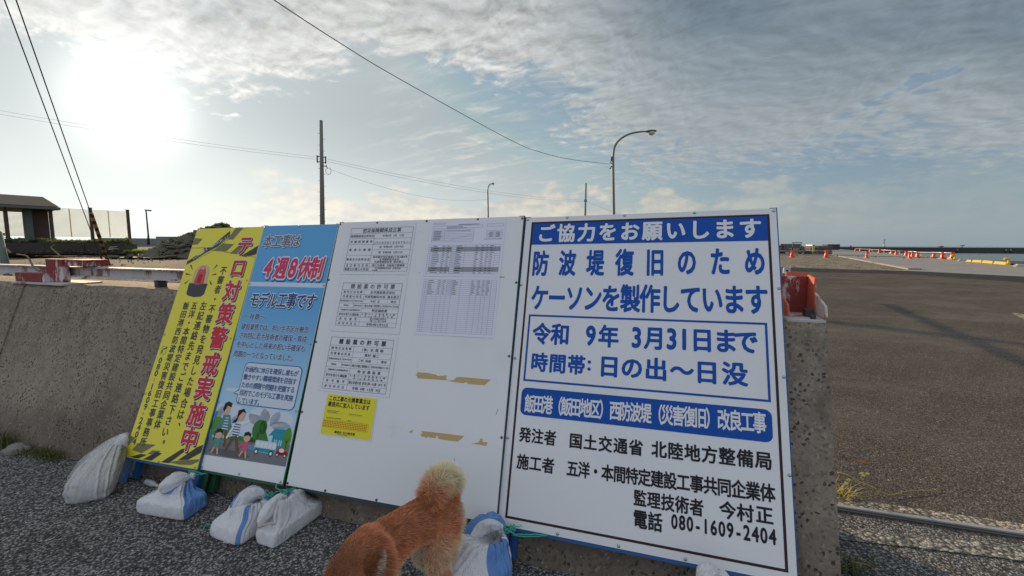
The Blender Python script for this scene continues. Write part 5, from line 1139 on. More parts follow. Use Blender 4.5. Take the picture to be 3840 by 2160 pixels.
twine([aty(968, 1978, 1.775), aty(985, 1970, 1.77), aty(1010, 1963, 1.77), aty(1030, 1966, 1.78)], o, sk, 'loose_string', .0035, 'string', .003, 13)
knot(aty(1062, 1852, 1.93), o, sk, 3, .020); knot(aty(1012, 1855, 1.96), o, sk, 5, .020); twine([aty(1038, 1814, 1.98), aty(1036, 1830, 1.96), aty(1060, 1838, 1.95), aty(1100, 1832, 1.96), aty(1108, 1828, 1.97)], o, sk, seed=21); twine([aty(1000, 1870, 1.95), aty(1030, 1848, 1.95), aty(1062, 1838, 1.95), aty(1084, 1842, 1.95), aty(1102, 1830, 1.97)], o, sk, seed=22)
# E: the near sack at the leg of the big sign
cE = V3(-.135, 1.585, 0); nk = aty(1886, 1998, 1.665)
sk = thing('weighted_sack', 'nearest large sack behind the dog, pleated white with a blue side', 'sack', cE, GRP); o = sk.location
loft([(cE.x, cE.y, .002, .125, .10, .1, 5, .0, 0), (cE.x, cE.y, .03, .140, .112, .1, 4.5, .01, 0), (cE.x, cE.y, .095, .136, .108, .1, 4, .02, 0), (cE.x + .015, cE.y + .012, .13, .110, .085, .1, 2.8, .05, 0), (cE.x * .62 + nk.x * .38, cE.y * .62 + nk.y * .38, .165, .074, .060, .1, 2.2, .09, 0), (cE.x * .2 + nk.x * .8, cE.y * .2 + nk.y * .8, nk.z - .032, .026, .024, .1, 2, .12, 0), (nk.x, nk.y, nk.z - .005, .015, .014, .1, 2, .1, 0), (nk.x, nk.y, nk.z + .012, .012, .012, .1, 2, .1, 0)], o, [SW, SB], [(275, 345)], 120, 7, 51).build('sack_body', [SW, SB], sk)
flop([nk, aty(1872, 1970, 1.67), aty(1838, 1958, 1.665), aty(1800, 1972, 1.655), aty(1770, 2010, 1.64), aty(1762, 2040, 1.632)], [.012, .030, .038, .040, .032, .012], o, [SW, SB], 17, [(60, 130)], .8, 44, .16).build('sack_top', [SW, SB], sk)
knot(aty(1900, 1984, 1.655), o, sk, 9, .020); knot(aty(1925, 1982, 1.65), o, sk, 13, .014)
twine([aty(1888, 1990, 1.65), aty(1910, 1996, 1.645), aty(1925, 1980, 1.64), aty(1958, 1972, 1.645)], o, sk, seed=31); twine([aty(1900, 1985, 1.645), aty(1925, 2000, 1.635), aty(1960, 2004, 1.63), aty(2010, 2004, 1.63), aty(2055, 2008, 1.63)], o, sk, seed=32, wob=.002); twine([aty(2055, 2008, 1.63), aty(2010, 2012, 1.63), aty(1960, 2011, 1.63), aty(1922, 2006, 1.635)], o, sk, seed=33, wob=.002)
# F: the top of one more sack at the foot of the big sign
nk = aty(2690, 2150, 1.33); cF = V3(nk.x, nk.y - .02, 0)
sk = thing('weighted_sack', 'sack cut off by the bottom edge in front of the big sign', 'sack', cF, GRP); o = sk.location
loft([(cF.x, cF.y, .002, .12, .09, .2, 5, 0, 0), (cF.x, cF.y, .03, .13, .10, .2, 4, .01, 0), (cF.x, cF.y, .09, .12, .095, .2, 3.5, .02, 0), (cF.x, cF.y, .13, .075, .06, .2, 2.4, .08, 0), (nk.x, nk.y, nk.z - .03, .022, .02, .2, 2, .1, 0), (nk.x, nk.y, nk.z - .015, .014, .013, .2, 2, .1, 0)], o, [SW, SB], [(200, 250)], 80, 6, 61).build('sack_body', [SW, SB], sk)
flop([nk - UP * .02, aty(2668, 2140, 1.33) - UP * .01, aty(2640, 2152, 1.32), aty(2615, 2175, 1.31)], [.012, .030, .034, .008], o, [SW], 19).build('sack_top', [SW], sk)
flop([nk - UP * .02, aty(2712, 2148, 1.33) - UP * .012, aty(2735, 2165, 1.32)], [.012, .022, .006], o, [SW], 20, None, .8, 24).build('sack_neck', [SW], sk)

# ------------------------------------------------------------------ small things on the ground
def rock(c, s3, seed, m_): 
    b = MB(); b.ell((0, 0, 0), 1, 1, 1, 28, 18); b.v = [tuple(Vector(v) * (1 + .32 * mno.noise(Vector(v) * 1.5 + Vector((seed, 0, 0))) + .12 * mno.noise(Vector(v) * 4 + Vector((seed, 3, 0))))) for v in b.v]; b.v = [(v[0] * s3[0], v[1] * s3[1], max(v[2], -.5) * s3[2]) for v in b.v]
    o = b.build('rock', m_); o.location = c; return o
ra, rb_ = onz(8, 1700), onz(92, 1700)
tag(rock((ra + rb_) / 2 + V3(0, .02, .012), (.070, .05, .038), 4, mat('grey_rock', (.24, .225, .20), .9, .3, 20, bmp=.5, bs=60)), 'flat grey stone on the asphalt at the foot of the wall, far left', 'rock')
c = onz(568, 1822); cn = thing('crushed_bottle', 'small flattened clear bottle lying behind the second sack', 'bottle', c)
b = MB(); b.tube([V3(-.050, .02, .012), V3(-.03, .012, .016), V3(.02, -.008, .015), V3(.036, -.014, .014), V3(.05, -.020, .013)], [.010, .017, .016, .009, .008], 14); b.build('body', mat('clouded_plastic', (.36, .40, .41), .2, .3, 30, spec=.8), cn)
b = MB(); b.tube([V3(.050, -.020, .013), V3(.060, -.024, .013)], .009, 12); b.build('cap', MT['glass'], cn)
o = onz(775, 1968); b = MB(); b.tube([Vector(p) - o for p in cat_rom([onz(760, 1990, .003), onz(768, 1975, .005), onz(775, 1965, .008), onz(784, 1968, .004), onz(800, 1968, .006), onz(808, 1966, .003)], 6)], .0026, 6); ob = b.build('twine_scrap', MT['twine']); ob.location = o; tag(ob, 'scrap of green twine lying on the asphalt between the sacks', 'twine')
lf_ = onz(3232, 1735); b = MB(); b.add([V3(-.03, .012, .006), V3(0, .006, .012), V3(.03, -.012, .004), V3(.0, -.006, .003)], [(0, 3, 2, 1)]); b.add([V3(-.012, .02, .004), V3(.006, .004, .010), V3(.0, -.001, .005)], [(0, 1, 2)])
ob = b.build('dry_leaf', mat('dry_orange_leaf', (.42, .17, .06), .8, .2, 40)); ob.location = lf_; tag(ob, 'dry orange leaf on the brown asphalt right of the wall', 'leaf')
def blades(org, n, spread, hgt, seed, m_, lean=.5, wd=.0035):
    rr_ = random.Random(seed); b = MB()
    for k in range(n):
        x, y = rr_.gauss(0, spread[0]), rr_.gauss(0, spread[1]); a = rr_.uniform(0, 6.28); h_ = hgt * rr_.uniform(.4, 1.1); d = V3(cos(a), sin(a), 0) * h_ * lean * rr_.uniform(.2, 1.2); s_ = V3(-sin(a), cos(a), 0) * wd * rr_.uniform(.7, 1.4); p = V3(x, y, 0)
        m1 = p + d * .4 + UP * h_ * .6; m2 = p + d + UP * h_ * .9
        b.add([p - s_, p + s_, m1 + s_ * .8, m1 - s_ * .8, m2], [(0, 1, 2, 3), (3, 2, 4)])
    o = b.build('weed_clump', m_); o.location = org; return o
fw = lambda px: onplane(px, 1680, W(0, FOOT - .03), WN)
WG = 'weeds along the foot of the wall'
def wallfoot(px, n, sp, h_, seed, lb, m_='weed'):
    s_ = wsz(px, 1680, FOOT - .03)[0]; p = W(s_, FOOT - .05); o = blades(p, n, (sp, .022), h_, seed, MT[m_], .7); o.rotation_euler = (0, 0, -radians(17.4)); tag(o, lb, 'weeds', WG); return o
wallfoot(18, 110, .07, .13, 71, 'tallest weed clump at the wall foot, on the left edge of the photo'); wallfoot(140, 70, .050, .06, 72, 'low weed clump at the wall foot just right of the flat stone'); wallfoot(205, 100, .055, .06, 73, 'yellowish low weed clump at the wall foot left of the tall slumped sack')
RW = 'weeds at the right end of the wall'
o1 = onz(3158, 1858); t = blades(o1, 44, (.03, .03), .085, 75, MT['vine'], 1.9, .0024); tag(t, 'straw coloured weed tuft lying at the right end of the wall', 'weeds', RW)
b = MB(); vp = [onz(3140, 1772, .10), onz(3180, 1782, .10), onz(3215, 1803, .075), onz(3260, 1822, .05), onz(3332, 1855, .012), onz(3400, 1842, .012), onz(3475, 1839, .01), onz(3500, 1838, .006)]; b.tube([Vector(p) - o1 for p in cat_rom(vp, 6)], [.0045 - .003 * i / 42 for i in range(43)], 6)
for (px, py, z) in ((3225, 1785, .10), (3240, 1778, .11), (3218, 1776, .115), (3170, 1800, .07), (3160, 1815, .06)):
    p = onz(px, py, z) - o1; b.add([p, p + V3(.02, .004, .008), p + V3(.032, 0, .004), p + V3(.02, -.006, -.002)], [(0, 1, 2, 3)])
vn = b.build('creeping_vine', MT['vine']); vn.location = o1; tag(vn, 'long yellow green runner creeping from the wall end over the asphalt', 'vine')
o2_ = onz(3175, 2140); t = blades(o2_, 70, (.05, .03), .07, 77, MT['weed'], 1.2, .003); tag(t, 'sparse dark weeds at the bottom edge beside the wall end', 'weeds', RW)
b = MB(); b.tube([V3(-.06, .02, .0), V3(-.02, .01, .03), V3(.02, -.01, .035), V3(.06, -.02, .008)], [.003, .004, .003, .002], 5); b.tube([V3(-.02, .01, .03), V3(0, .03, .015), V3(.03, .035, .005)], .0025, 5); t = b.build('dry_stalk', mat('dry_stalk', (.33, .22, .11), .9, .2, 30)); t.location = onz(3225, 2140); tag(t, 'curled dry brown stalk at the bottom edge right of the wall', 'stalk')

# ------------------------------------------------------------------ the dog
DF = Vector((-.63, -.777, 0)).normalized(); DL = Vector((-DF.y, DF.x, 0))      # forward, left (towards the viewer)
DO = Vector((-.286, 1.478, 0))
def dg(x, y, z): return DO + DF * x + DL * y + UP * z
def to_dog(p): q = p - DO; return Vector((q.dot(DF), q.dot(DL), q.z))
dog = thing('dog', 'red brown shiba type dog with a pale curled tail, head lowered, facing left', 'dog', DO)
def balls(chain, step=.25):
    out = []
    for (a, ra), (c, rc) in zip(chain[:-1], chain[1:]):
        a = Vector(a); c = Vector(c); n = max(2, int((c - a).length / (min(ra, rc) * step)) + 1)
        for i in range(n + 1): f = i / n; out.append((a.lerp(c, f), ra + (rc - ra) * f))
    return out
body = []
body += balls([((-.035, 0, .338), .074), ((.02, 0, .346), .078), ((.09, 0, .358), .068), ((.155, 0, .356), .069), ((.22, 0, .342), .078), ((.275, 0, .335), .080)])
body += balls([((-.02, .036, .325), .064), ((.002, .046, .26), .058), ((.028, .052, .195), .040), ((-.006, .050, .145), .026), ((-.024, .048, .105), .0190), ((-.020, .048, .05), .018), ((-.012, .048, .022), .020), ((.02, .048, .018), .018)])
body += balls([((-.02, -.036, .325), .060), ((.012, -.036, .26), .054), ((.030, -.022, .195), .037), ((.004, -.012, .145), .025), ((-.010, -.008, .105), .0185), ((-.006, -.008, .05), .018), ((.002, -.008, .022), .020), ((.034, -.008, .018), .018)])
body += balls([((.255, .036, .335), .060), ((.265, .048, .27), .050), ((.250, .054, .205), .037), ((.258, .056, .14), .028), ((.262, .056, .07), .021), ((.266, .056, .03), .022), ((.295, .056, .018), .019)])
body += balls([((.255, -.036, .335), .060), ((.275, -.048, .27), .050), ((.264, -.054, .205), .036), ((.272, -.056, .14), .027), ((.28, -.056, .07), .021), ((.284, -.056, .03), .022), ((.313, -.056, .018), .019)])
HC = to_dog(aty(1338, 2142, 1.165))                    # head lowered in front of the shoulder
body += balls([((.255, 0, .345), .082), (tuple(Vector((.255, 0, .345)).lerp(HC, .55)), .072), (tuple(HC), .068)])
hf = Vector((.80, -.22, -.56)).normalized(); hr = hf.cross(UP).normalized(); hu = hr.cross(hf)
def hd(x, y, z): return HC + hf * x + hr * y + hu * z
body += balls([(hd(-.025, 0, .004), .080), (hd(.02, 0, .002), .074)]) + balls([(hd(.03, 0, -.01), .056), (hd(.075, 0, -.022), .038), (hd(.118, 0, -.026), .027)])
for sgn in (-1, 1): body += balls([(hd(.012, sgn * .045, -.020), .036), (hd(.045, sgn * .028, -.026), .030)])
body += balls([(hd(-.025, .050, .040), .022), (hd(-.055, .056, .046), .010)])                      # far ear laid flat
e_b, e_m, e_t = to_dog(aty(1392, 2142, 1.120)), to_dog(aty(1410, 2106, 1.108)), to_dog(aty(1432, 2066, 1.105))
body += balls([(e_b, .030), (e_m, .022), (e_t, .008)]); body += balls([(e_b, .028), (hd(.0, -.045, .03), .034)])
EARM = np.array(tuple(e_m)); HCA = np.array(tuple(HC))
tail = balls([((-.070, 0, .392), .034), ((-.088, .0, .432), .036), ((-.064, .004, .462), .038), ((-.020, .012, .470), .038), ((.016, .022, .456), .036), ((.028, .030, .430), .030)])
b = MB()
for p, r in body + tail: b.ell(p, r, r, r, 14, 9)
tmp = b.build('dog_tmp', MT['dark'])
md = tmp.modifiers.new('r', 'REMESH'); md.mode = 'VOXEL'; md.voxel_size = .0075; ms = tmp.modifiers.new('s', 'SMOOTH'); ms.factor = .5; ms.iterations = 3
bpy.context.view_layer.update(); dgr = bpy.context.evaluated_depsgraph_get(); me = bpy.data.meshes.new_from_object(tmp.evaluated_get(dgr)); bpy.data.objects.remove(tmp)
nv = len(me.vertices); co = np.empty(nv * 3); me.vertices.foreach_get('co', co); co = co.reshape(-1, 3); no = np.empty(nv * 3); me.vertices.foreach_get('normal', no); no = no.reshape(-1, 3)
nf = len(me.polygons); fl = [list(p.vertices) for p in me.polygons]; area = np.empty(nf); me.polygons.foreach_get('area', area)
tc_ = np.array([tuple(p) for p, r in tail]); bc_ = np.array([tuple(p) for p, r in body])
TAILC = np.array((-.030, .014, .445))
def coat(p, n):
    # colour, hair length, hair direction by place on the body (dog space: x forward, y left, z up)
    x, y, z = p; x = x * 1.25 if x > 0 else x; red = np.array((.76, .355, .185)); cream = np.array((.90, .74, .56)); pale = np.array((1.0, .87, .62)); dk = np.array((.50, .20, .088))
    dt = np.min(np.sum((tc_ - p) ** 2, axis=1)) ** .5; db = np.min(np.sum((bc_ - p) ** 2, axis=1)) ** .5
    nz = mno.noise(Vector((x * 9, y * 9, z * 9))); nz2 = mno.noise(Vector((x * 26, y * 26, z * 26)))
    if x < .06 and z > .36 and (z > .415 or dt < .054):        # tail
        q = p - TAILC; f = sstep(-q[0] * .75 + q[2] * .9 + q[1] * .0 + .018, -.055, .085)
        lw = sstep(z, .385, .425); c = (red * 1.1 * (1 - f) + pale * f) * lw + red * (1 - lw); ln = .024 + .013 * lw; d = n * .92 + np.array((-.10 - .3 * (1 - lw), 0, .12))
        return c, ln, d
    c = red * (1 + .22 * nz) + 0
    c = c * (1 - .35 * sstep(z + .04 * nz, .36, .42)) + dk * .35 * sstep(z + .04 * nz, .36, .42)
    und = sstep(-n[2] + .3 * nz - .02, .05, .75) * sstep(.34 - z, 0, .08)     # belly
    inner = 0.0
    if z < .27: inner = sstep(abs(y) * -1 + .050 + .02 * nz, .0, .03) if (n[1] * (1 if y > 0 else -1) < .1) else 0.0
    rear = sstep(-n[0] + .20 * nz, .12, .62) * sstep(.07 - x, 0, .06) * sstep(.385 - z, 0, .05) * .98
    f = max(und, inner, rear); ln = .019
    if rear > .2: ln = .030
    # legs paler towards the paws
    lg = sstep(.20 - z, 0, .10) * .45; f = max(f, lg)
    if -.02 < x < .27 and z < .35 and z > .18: f = max(f, .48 * sstep(.35 - z, 0, .10))
    c = c * (1 - f) + cream * f
    if .30 < x < .46 and z > .25: ln = .029
    if x < .30: c = c * (1 + .22 * sstep(.37 - z + .03 * nz, 0, .06))
    sb = sstep(.045 - abs(x - .325 + .10 * (z - .30)), 0, .03) * sstep(z, .22, .28); c = c * (1 + .30 * sb) + cream * .10 * sb
    hdm = sstep(.098 - np.sum((HCA - np.array((p[0], p[1], p[2]))) ** 2) ** .5, 0, .022); c = c * (1 - .34 * hdm)

    c = c * (1 + .10 * nz2)
    de = np.sum((EARM - np.array((p[0], p[1], p[2]))) ** 2) ** .5
    if de < .050:
        fr = n[1] * DL.x + n[0] * DF.x; wgt = sstep(.050 - de, 0, .018); tgt = cream * .75 if fr > .35 else dk * .75
        c = c * (1 - wgt) + tgt * wgt; ln = ln * (1 - wgt) + .010 * wgt
    d = n * .42 + np.array((-.85, 0, -.30)); 
    if x > .43: d = n * .45 + np.array((-.75, 0, .15)); ln = .013
    if z < .2: d = n * .60 + np.array((-.25, 0, -.75)); ln = .014
    return c, ln, d
rs = np.random.RandomState(4)
W_ = lambda p: np.array(DF) * p[0] + np.array(DL) * p[1] + np.array((0, 0, 1.0)) * p[2]
Rm = np.array([tuple(DF), tuple(DL), (0, 0, 1)])      # rows: dog axes in world
verts = [tuple(v @ Rm) for v in co]; faces = list(fl); cols = []
vc = np.array([coat(co[i], no[i])[0] for i in range(nv)]); vcol = list(vc * .62)
NH = 56000; pick = rs.choice(nf, NH, p=area / area.sum())
HV = []; HFc = []; HCc = []; base = nv
for k in pick:
    f = fl[k]; w_ = rs.dirichlet(np.ones(len(f))); p = (co[f] * w_[:, None]).sum(0); n = (no[f] * w_[:, None]).sum(0)
    c, ln, d = coat(p, n); cl = np.array((mno.noise(Vector(p * 38)), mno.noise(Vector(p * 38 + 7.3)), mno.noise(Vector(p * 38 + 15.1)))); c = c * (1 + .30 * cl[0]); d = d + cl * .38 + rs.normal(0, .15, 3); d = d / (np.linalg.norm(d) + 1e-9); dn_ = float(d @ n); d = d + n * max(0.0, .30 - dn_); d = d / (np.linalg.norm(d) + 1e-9); L = ln * rs.uniform(.6, 1.15)
    t = np.cross(d, rs.normal(0, 1, 3)); t = t / (np.linalg.norm(t) + 1e-9) * (.00085 if ln < .03 else .00075)
    g = np.array((0, 0, -1.0)) * L * .18; m1 = p + d * L * .5; m2 = p + d * L + g; p0 = p - n * .003
    o_i = base + len(HV)
    for q in (p0 - t, p0 + t, m1 + t * .8, m1 - t * .8, m2): HV.append(tuple(q @ Rm))
    HFc += [(o_i, o_i + 1, o_i + 2, o_i + 3), (o_i + 3, o_i + 2, o_i + 4)]
    j = rs.uniform(.78, 1.22); HCc += [c * j * .92, c * j * .92, c * j, c * j, c * j * 1.2]
verts += HV; faces += HFc; vcol += HCc
m2_ = bpy.data.meshes.new('body'); m2_.from_pydata(verts, [], faces); m2_.update()
at = m2_.color_attributes.new('coat', 'FLOAT_COLOR', 'POINT'); at.data.foreach_set('color', np.array([(*np.clip(c, 0, 1), 1) for c in vcol]).ravel())
m2_.polygons.foreach_set('use_smooth', [True] * len(faces))
m, b_, p_ = newmat('dog_fur'); a_ = b_.new('ShaderNodeAttribute'); a_.attribute_name = 'coat'; b_.put(p_.inputs['Base Color'], a_.outputs['Color']); p_.inputs['Roughness'].default_value = .75; p_.inputs['Specular IOR Level'].default_value = .2
tl = b_.new('ShaderNodeBsdfTranslucent'); b_.put(tl.inputs[0], a_.outputs['Color']); mx = b_.new('ShaderNodeMixShader'); mx.inputs[0].default_value = .40
oo = [q for q in b_.n if q.type == 'OUTPUT_MATERIAL'][0]; b_.l.new(p_.outputs[0], mx.inputs[1]); b_.l.new(tl.outputs[0], mx.inputs[2]); b_.l.new(mx.outputs[0], oo.inputs[0])
m2_.materials.append(m); ob = bpy.data.objects.new('body', m2_); COL.objects.link(ob); ob.parent = dog
def dpart(name, mb, m_): o = mb.build(name, m_, dog); o.matrix_local = Matrix(((DF.x, DL.x, 0, 0), (DF.y, DL.y, 0, 0), (0, 0, 1, 0), (0, 0, 0, 1))); return o
b = MB(); b.ell(hd(.146, 0, -.018), .012, .014, .011, 12, 8); dpart('nose', b, plain('dog_nose', (.015, .013, .013), .3))
for sgn in (-1, 1):
    b = MB(); b.ell(hd(.068, sgn * .030, .016), .0085, .0085, .0085, 10, 8); dpart('eye', b, plain('dog_eye', (.02, .012, .008), .1))

# ------------------------------------------------------------------ harbour on the right
MT['fluo'] = mat('orange_red_plastic', (.72, .070, .020), .4, .1, 10); MT['pipe'] = mat('galvanised_pipe', (.60, .60, .58), .4, .1, 10, metal=.4); MT['yelp'] = mat('yellow_paint', (.60, .42, .03), .5, .12, 6); MT['yel2'] = mat('faded_yellow_paint', (.52, .46, .16), .6, .15, 6)
MT['sil'] = mat('backlit_breakwater_concrete', (.055, .056, .058), .9, .2, .2)  # dark base colour takes in the backlit shade of the breakwater
def seg_frame(p, q): d = (q - p); L = d.length; d.normalize(); return d, Vector((-d.y, d.x, 0)), L
# breakwater
A = onz(4400, 955, -1.6); C = onz(2500, 941.5, -1.6); d, nn2, L = seg_frame(A, C); nn2 = nn2 if nn2.y > 0 else -nn2
zt1 = aty(3840, 945, onplane(3840, 950, A, nn2).y).z
def hz_at(px, py, off): p = onplane(px, py, A + nn2 * off, nn2); return p.z
z1 = hz_at(3700, 938.5, 0); z2 = hz_at(3700, 929, 4)
bw = thing('breakwater', 'long backlit two stepped concrete breakwater across the sea horizon', 'breakwater', A); o = A
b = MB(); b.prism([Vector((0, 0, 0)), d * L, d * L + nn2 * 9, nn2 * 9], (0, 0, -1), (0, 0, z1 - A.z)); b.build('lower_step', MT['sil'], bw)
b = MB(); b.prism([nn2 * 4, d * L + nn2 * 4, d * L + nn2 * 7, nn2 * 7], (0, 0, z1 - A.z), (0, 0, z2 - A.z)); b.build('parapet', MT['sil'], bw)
for px in (3594, 3776, 3794):
    p = onplane(px, 942, A - nn2 * .3, nn2); b = MB(); b.box((p - A) + Vector((0, 0, 0)), (.9, .5, 1.6)); b.build('tyre_fender', MT['cable'], bw)
# beacon mast and the small figures on the breakwater
def on_bw(px): p = onplane(px, 930, A + nn2 * 5, nn2); p.z = z2; return p
def pxm(p): return (p - EYE).dot(_f) / FPX
p = on_bw(3314); k_ = pxm(p); bm_ = thing('beacon_mast', 'thin harbour beacon mast on a pale base far out on the breakwater', 'beacon', p)
b = MB(); b.tube([V3(0, 0, 0), V3(0, 0, 11 * k_)], [3.2 * k_, 2.6 * k_], 10); b.build('base', MT['palecon'], bm_)
b = MB(); b.tube([V3(0, 0, 10 * k_), V3(0, 0, 29 * k_)], [1.1 * k_, .7 * k_], 6); b.build('mast', MT['dark'], bm_)
b = MB(); b.box((1.5 * k_, 0, 26 * k_), (8 * k_, .2, 1.0 * k_)); b.box((0, 0, 29 * k_), (2.5 * k_, .3, 2.0 * k_)); b.build('crossbar', MT['dark'], bm_)
for px, lb, sh_ in ((3529, 'small dark mooring post and coil standing on the breakwater', 0), (3607, 'dark T shaped mooring post on the breakwater, right of the other', 1)):
    p = on_bw(px); k_ = pxm(p); t = thing('mooring_post', lb, 'mooring post', p, 'mooring posts on the breakwater')
    b = MB(); b.tube([V3(0, 0, 0), V3(0, 0, 7 * k_)], [1.3 * k_, 1.0 * k_], 8); b.build('post', MT['cable'], t); b = MB()
    if sh_: b.box((.8 * k_, 0, 7.8 * k_), (9 * k_, 1.0, 3.0 * k_))
    else: b.ell((-1.2 * k_, 0, 3.5 * k_), 3.2 * k_, 1.5, 2.6 * k_, 10, 6)
    b.build('head', MT['cable'], t)
# person standing at the far end of the quay
p = onz(3189, 938, .012); k_ = pxm(p); pe = thing('person', 'distant person in dark clothes standing at the far end of the quay', 'person', p); hh_ = 19 * k_; u_ = hh_ / 1.75
b = MB()
for sx in (-.09, .09): b.tube([V3(sx * 1.2, 0, 0), V3(sx * 1.1, 0, .45), V3(sx, 0, .88)], [.065, .075, .10], 8)
b.tube([V3(0, 0, .82), V3(0, 0, 1.1), V3(0, 0, 1.38), V3(0, 0, 1.47)], [.16, .15, .19, .07], 10); b.ell((0, 0, 1.61), .10, .11, .135, 10, 8)
for sx in (-1, 1): b.tube([V3(sx * .2, 0, 1.38), V3(sx * .27, .02, 1.12), V3(sx * .22, -.14, .92)], [.065, .055, .04], 7)
b.v = [tuple(Vector(v) * u_) for v in b.v]; tmp = b.build('body_tmp', MT['dark']); md = tmp.modifiers.new('r', 'REMESH'); md.mode = 'VOXEL'; md.voxel_size = .03; bpy.context.view_layer.update()
me = bpy.data.meshes.new_from_object(tmp.evaluated_get(bpy.context.evaluated_depsgraph_get())); bpy.data.objects.remove(tmp); me.materials.clear(); me.materials.append(mat('dark_clothing', (.05, .05, .055), .9, .2, 3)); ob = bpy.data.objects.new('body', me); COL.objects.link(ob); ob.parent = pe
# barricades: red stands carrying pipes
def stand(px, py, hpx, label, grp, mtl='fluo', wk=1.0):
    p = onz(px, py, .012); k_ = pxm(p); h_ = hpx * k_; t = thing('barricade_stand', label, 'barricade', p, grp); w_ = h_ * .31 * wk
    b = MB(); b.prism([V3(-w_, -.22, 0), V3(w_, -.22, 0), V3(w_ * .8, .22, 0), V3(-w_ * .8, .22, 0)], (0, 0, 0), (0, 0, h_ * .14)); b.build('foot', MT[mtl], t)
    b = MB(); b.prism([V3(-w_ * .80, -.06, h_ * .13), V3(w_ * .70, -.06, h_ * .13), V3(w_ * .45, -.06, h_ * .50), V3(w_ * .95, -.06, h_ * .72), V3(w_ * .75, -.06, h_), V3(-w_ * .70, -.06, h_ * .98), V3(-w_ * .62, -.06, h_ * .6)], (0, 0, 0), (0, .12, 0)); b.build('upright', MT[mtl], t); return t, h_
G1_ = 'orange barricades across the yard'; G2_ = 'orange barricades along the quay edge'
front = [(2970, 965, 27, 'dull red barricade stand in front of the flatbed truck'), (3098, 966, 28, 'bright orange barricade stand in front of the panel stack'), (3249, 968, 26, 'slim orange barricade stand alone on the pale quay, left'), (3409, 970, 24, 'slim orange barricade stand nearest to the long white pipe, right')]
for i, (px, py, h_, lb) in enumerate(front): stand(px, py, h_, lb, G1_, 'fluo', 1.0 if i < 2 else .7)
rows = [(3208, 941, 10), (3226, 942, 11), (3262, 945, 13), (3297, 949, 16), (3343, 952, 14), (3360, 955, 17), (3397, 960, 20), (3421, 963, 20), (3440, 965, 22), (3501, 968, 24), (3533, 971, 25), (3569, 973, 27)]
qn = ['first', 'second', 'third', 'fourth', 'fifth', 'sixth', 'seventh', 'eighth', 'ninth', 'tenth', 'eleventh', 'twelfth']
stands2 = []
for i, (px, py, h_) in enumerate(rows): stands2.append((stand(px, py, h_, qn[i] + ' barricade stand counted from the far end of the quay edge row', G2_, 'fluo', 1.05)[0].location.copy(), h_))
def pipe(a, c, r, label, nm='barrier_pipe', clamps=(), mtl='pipe'):
    t = thing(nm, label, 'pipe', a, 'pipes carried by the barricades'); b = MB(); b.tube([V3(0, 0, 0), c - a], r, 8); b.build('pipe', MT[mtl], t)
    for f in clamps: b = MB(); q = (c - a) * f; k_ = pxm(a + q); b.box(q - UP * 1.0 * k_, (1.9 * k_, .12, 5.5 * k_)); b.build('clamp', MT['cable'], t)
def at_stand(px, py, yb): return aty(px, py, yb)
yA_, yB_, yC_, yD_ = onz(2970, 965, .0).y, onz(3098, 966, .0).y, onz(3249, 968, .0).y, onz(3409, 970, 0).y
pipe(at_stand(2780, 941, yA_), at_stand(3100, 941, yB_), .026, 'upper pale pipe of the yard barricades in front of the truck'); pipe(at_stand(3100, 941, yB_), at_stand(3400, 942, yC_), .026, 'upper grey pipe of the yard barricades over the pale quay', mtl='lamp')
pipe(at_stand(2780, 956, yA_), at_stand(3100, 956.5, yB_), .024, 'lower dark pipe of the yard barricades in front of the truck', clamps=(.65,), mtl='dark'); pipe(at_stand(3100, 956.5, yB_), at_stand(3520, 967, yD_), .026, 'long lower dark pipe with clamps crossing the pale quay', clamps=(.10, .29, .45, .70, .83), mtl='dark')
for (i, j, lb) in ((0, 4, 'far white pipe along the tops of the quay edge barricades'), (4, 8, 'middle white pipe along the tops of the quay edge barricades'), (8, 11, 'near white pipe along the tops of the quay edge barricades')):
    a, ha = stands2[i]; c, hc = stands2[j]; pipe(a + UP * ha * .86 * pxm(a) , c + UP * hc * .93 * pxm(c), .048, lb); 
pipe(stands2[8][0] + UP * .16 + Vector((0, -.12, 0)), stands2[11][0] + UP * .16 + Vector((0, -.12, 0)), .03, 'dark low pipe at the near end of the quay edge barricades', mtl='dark')
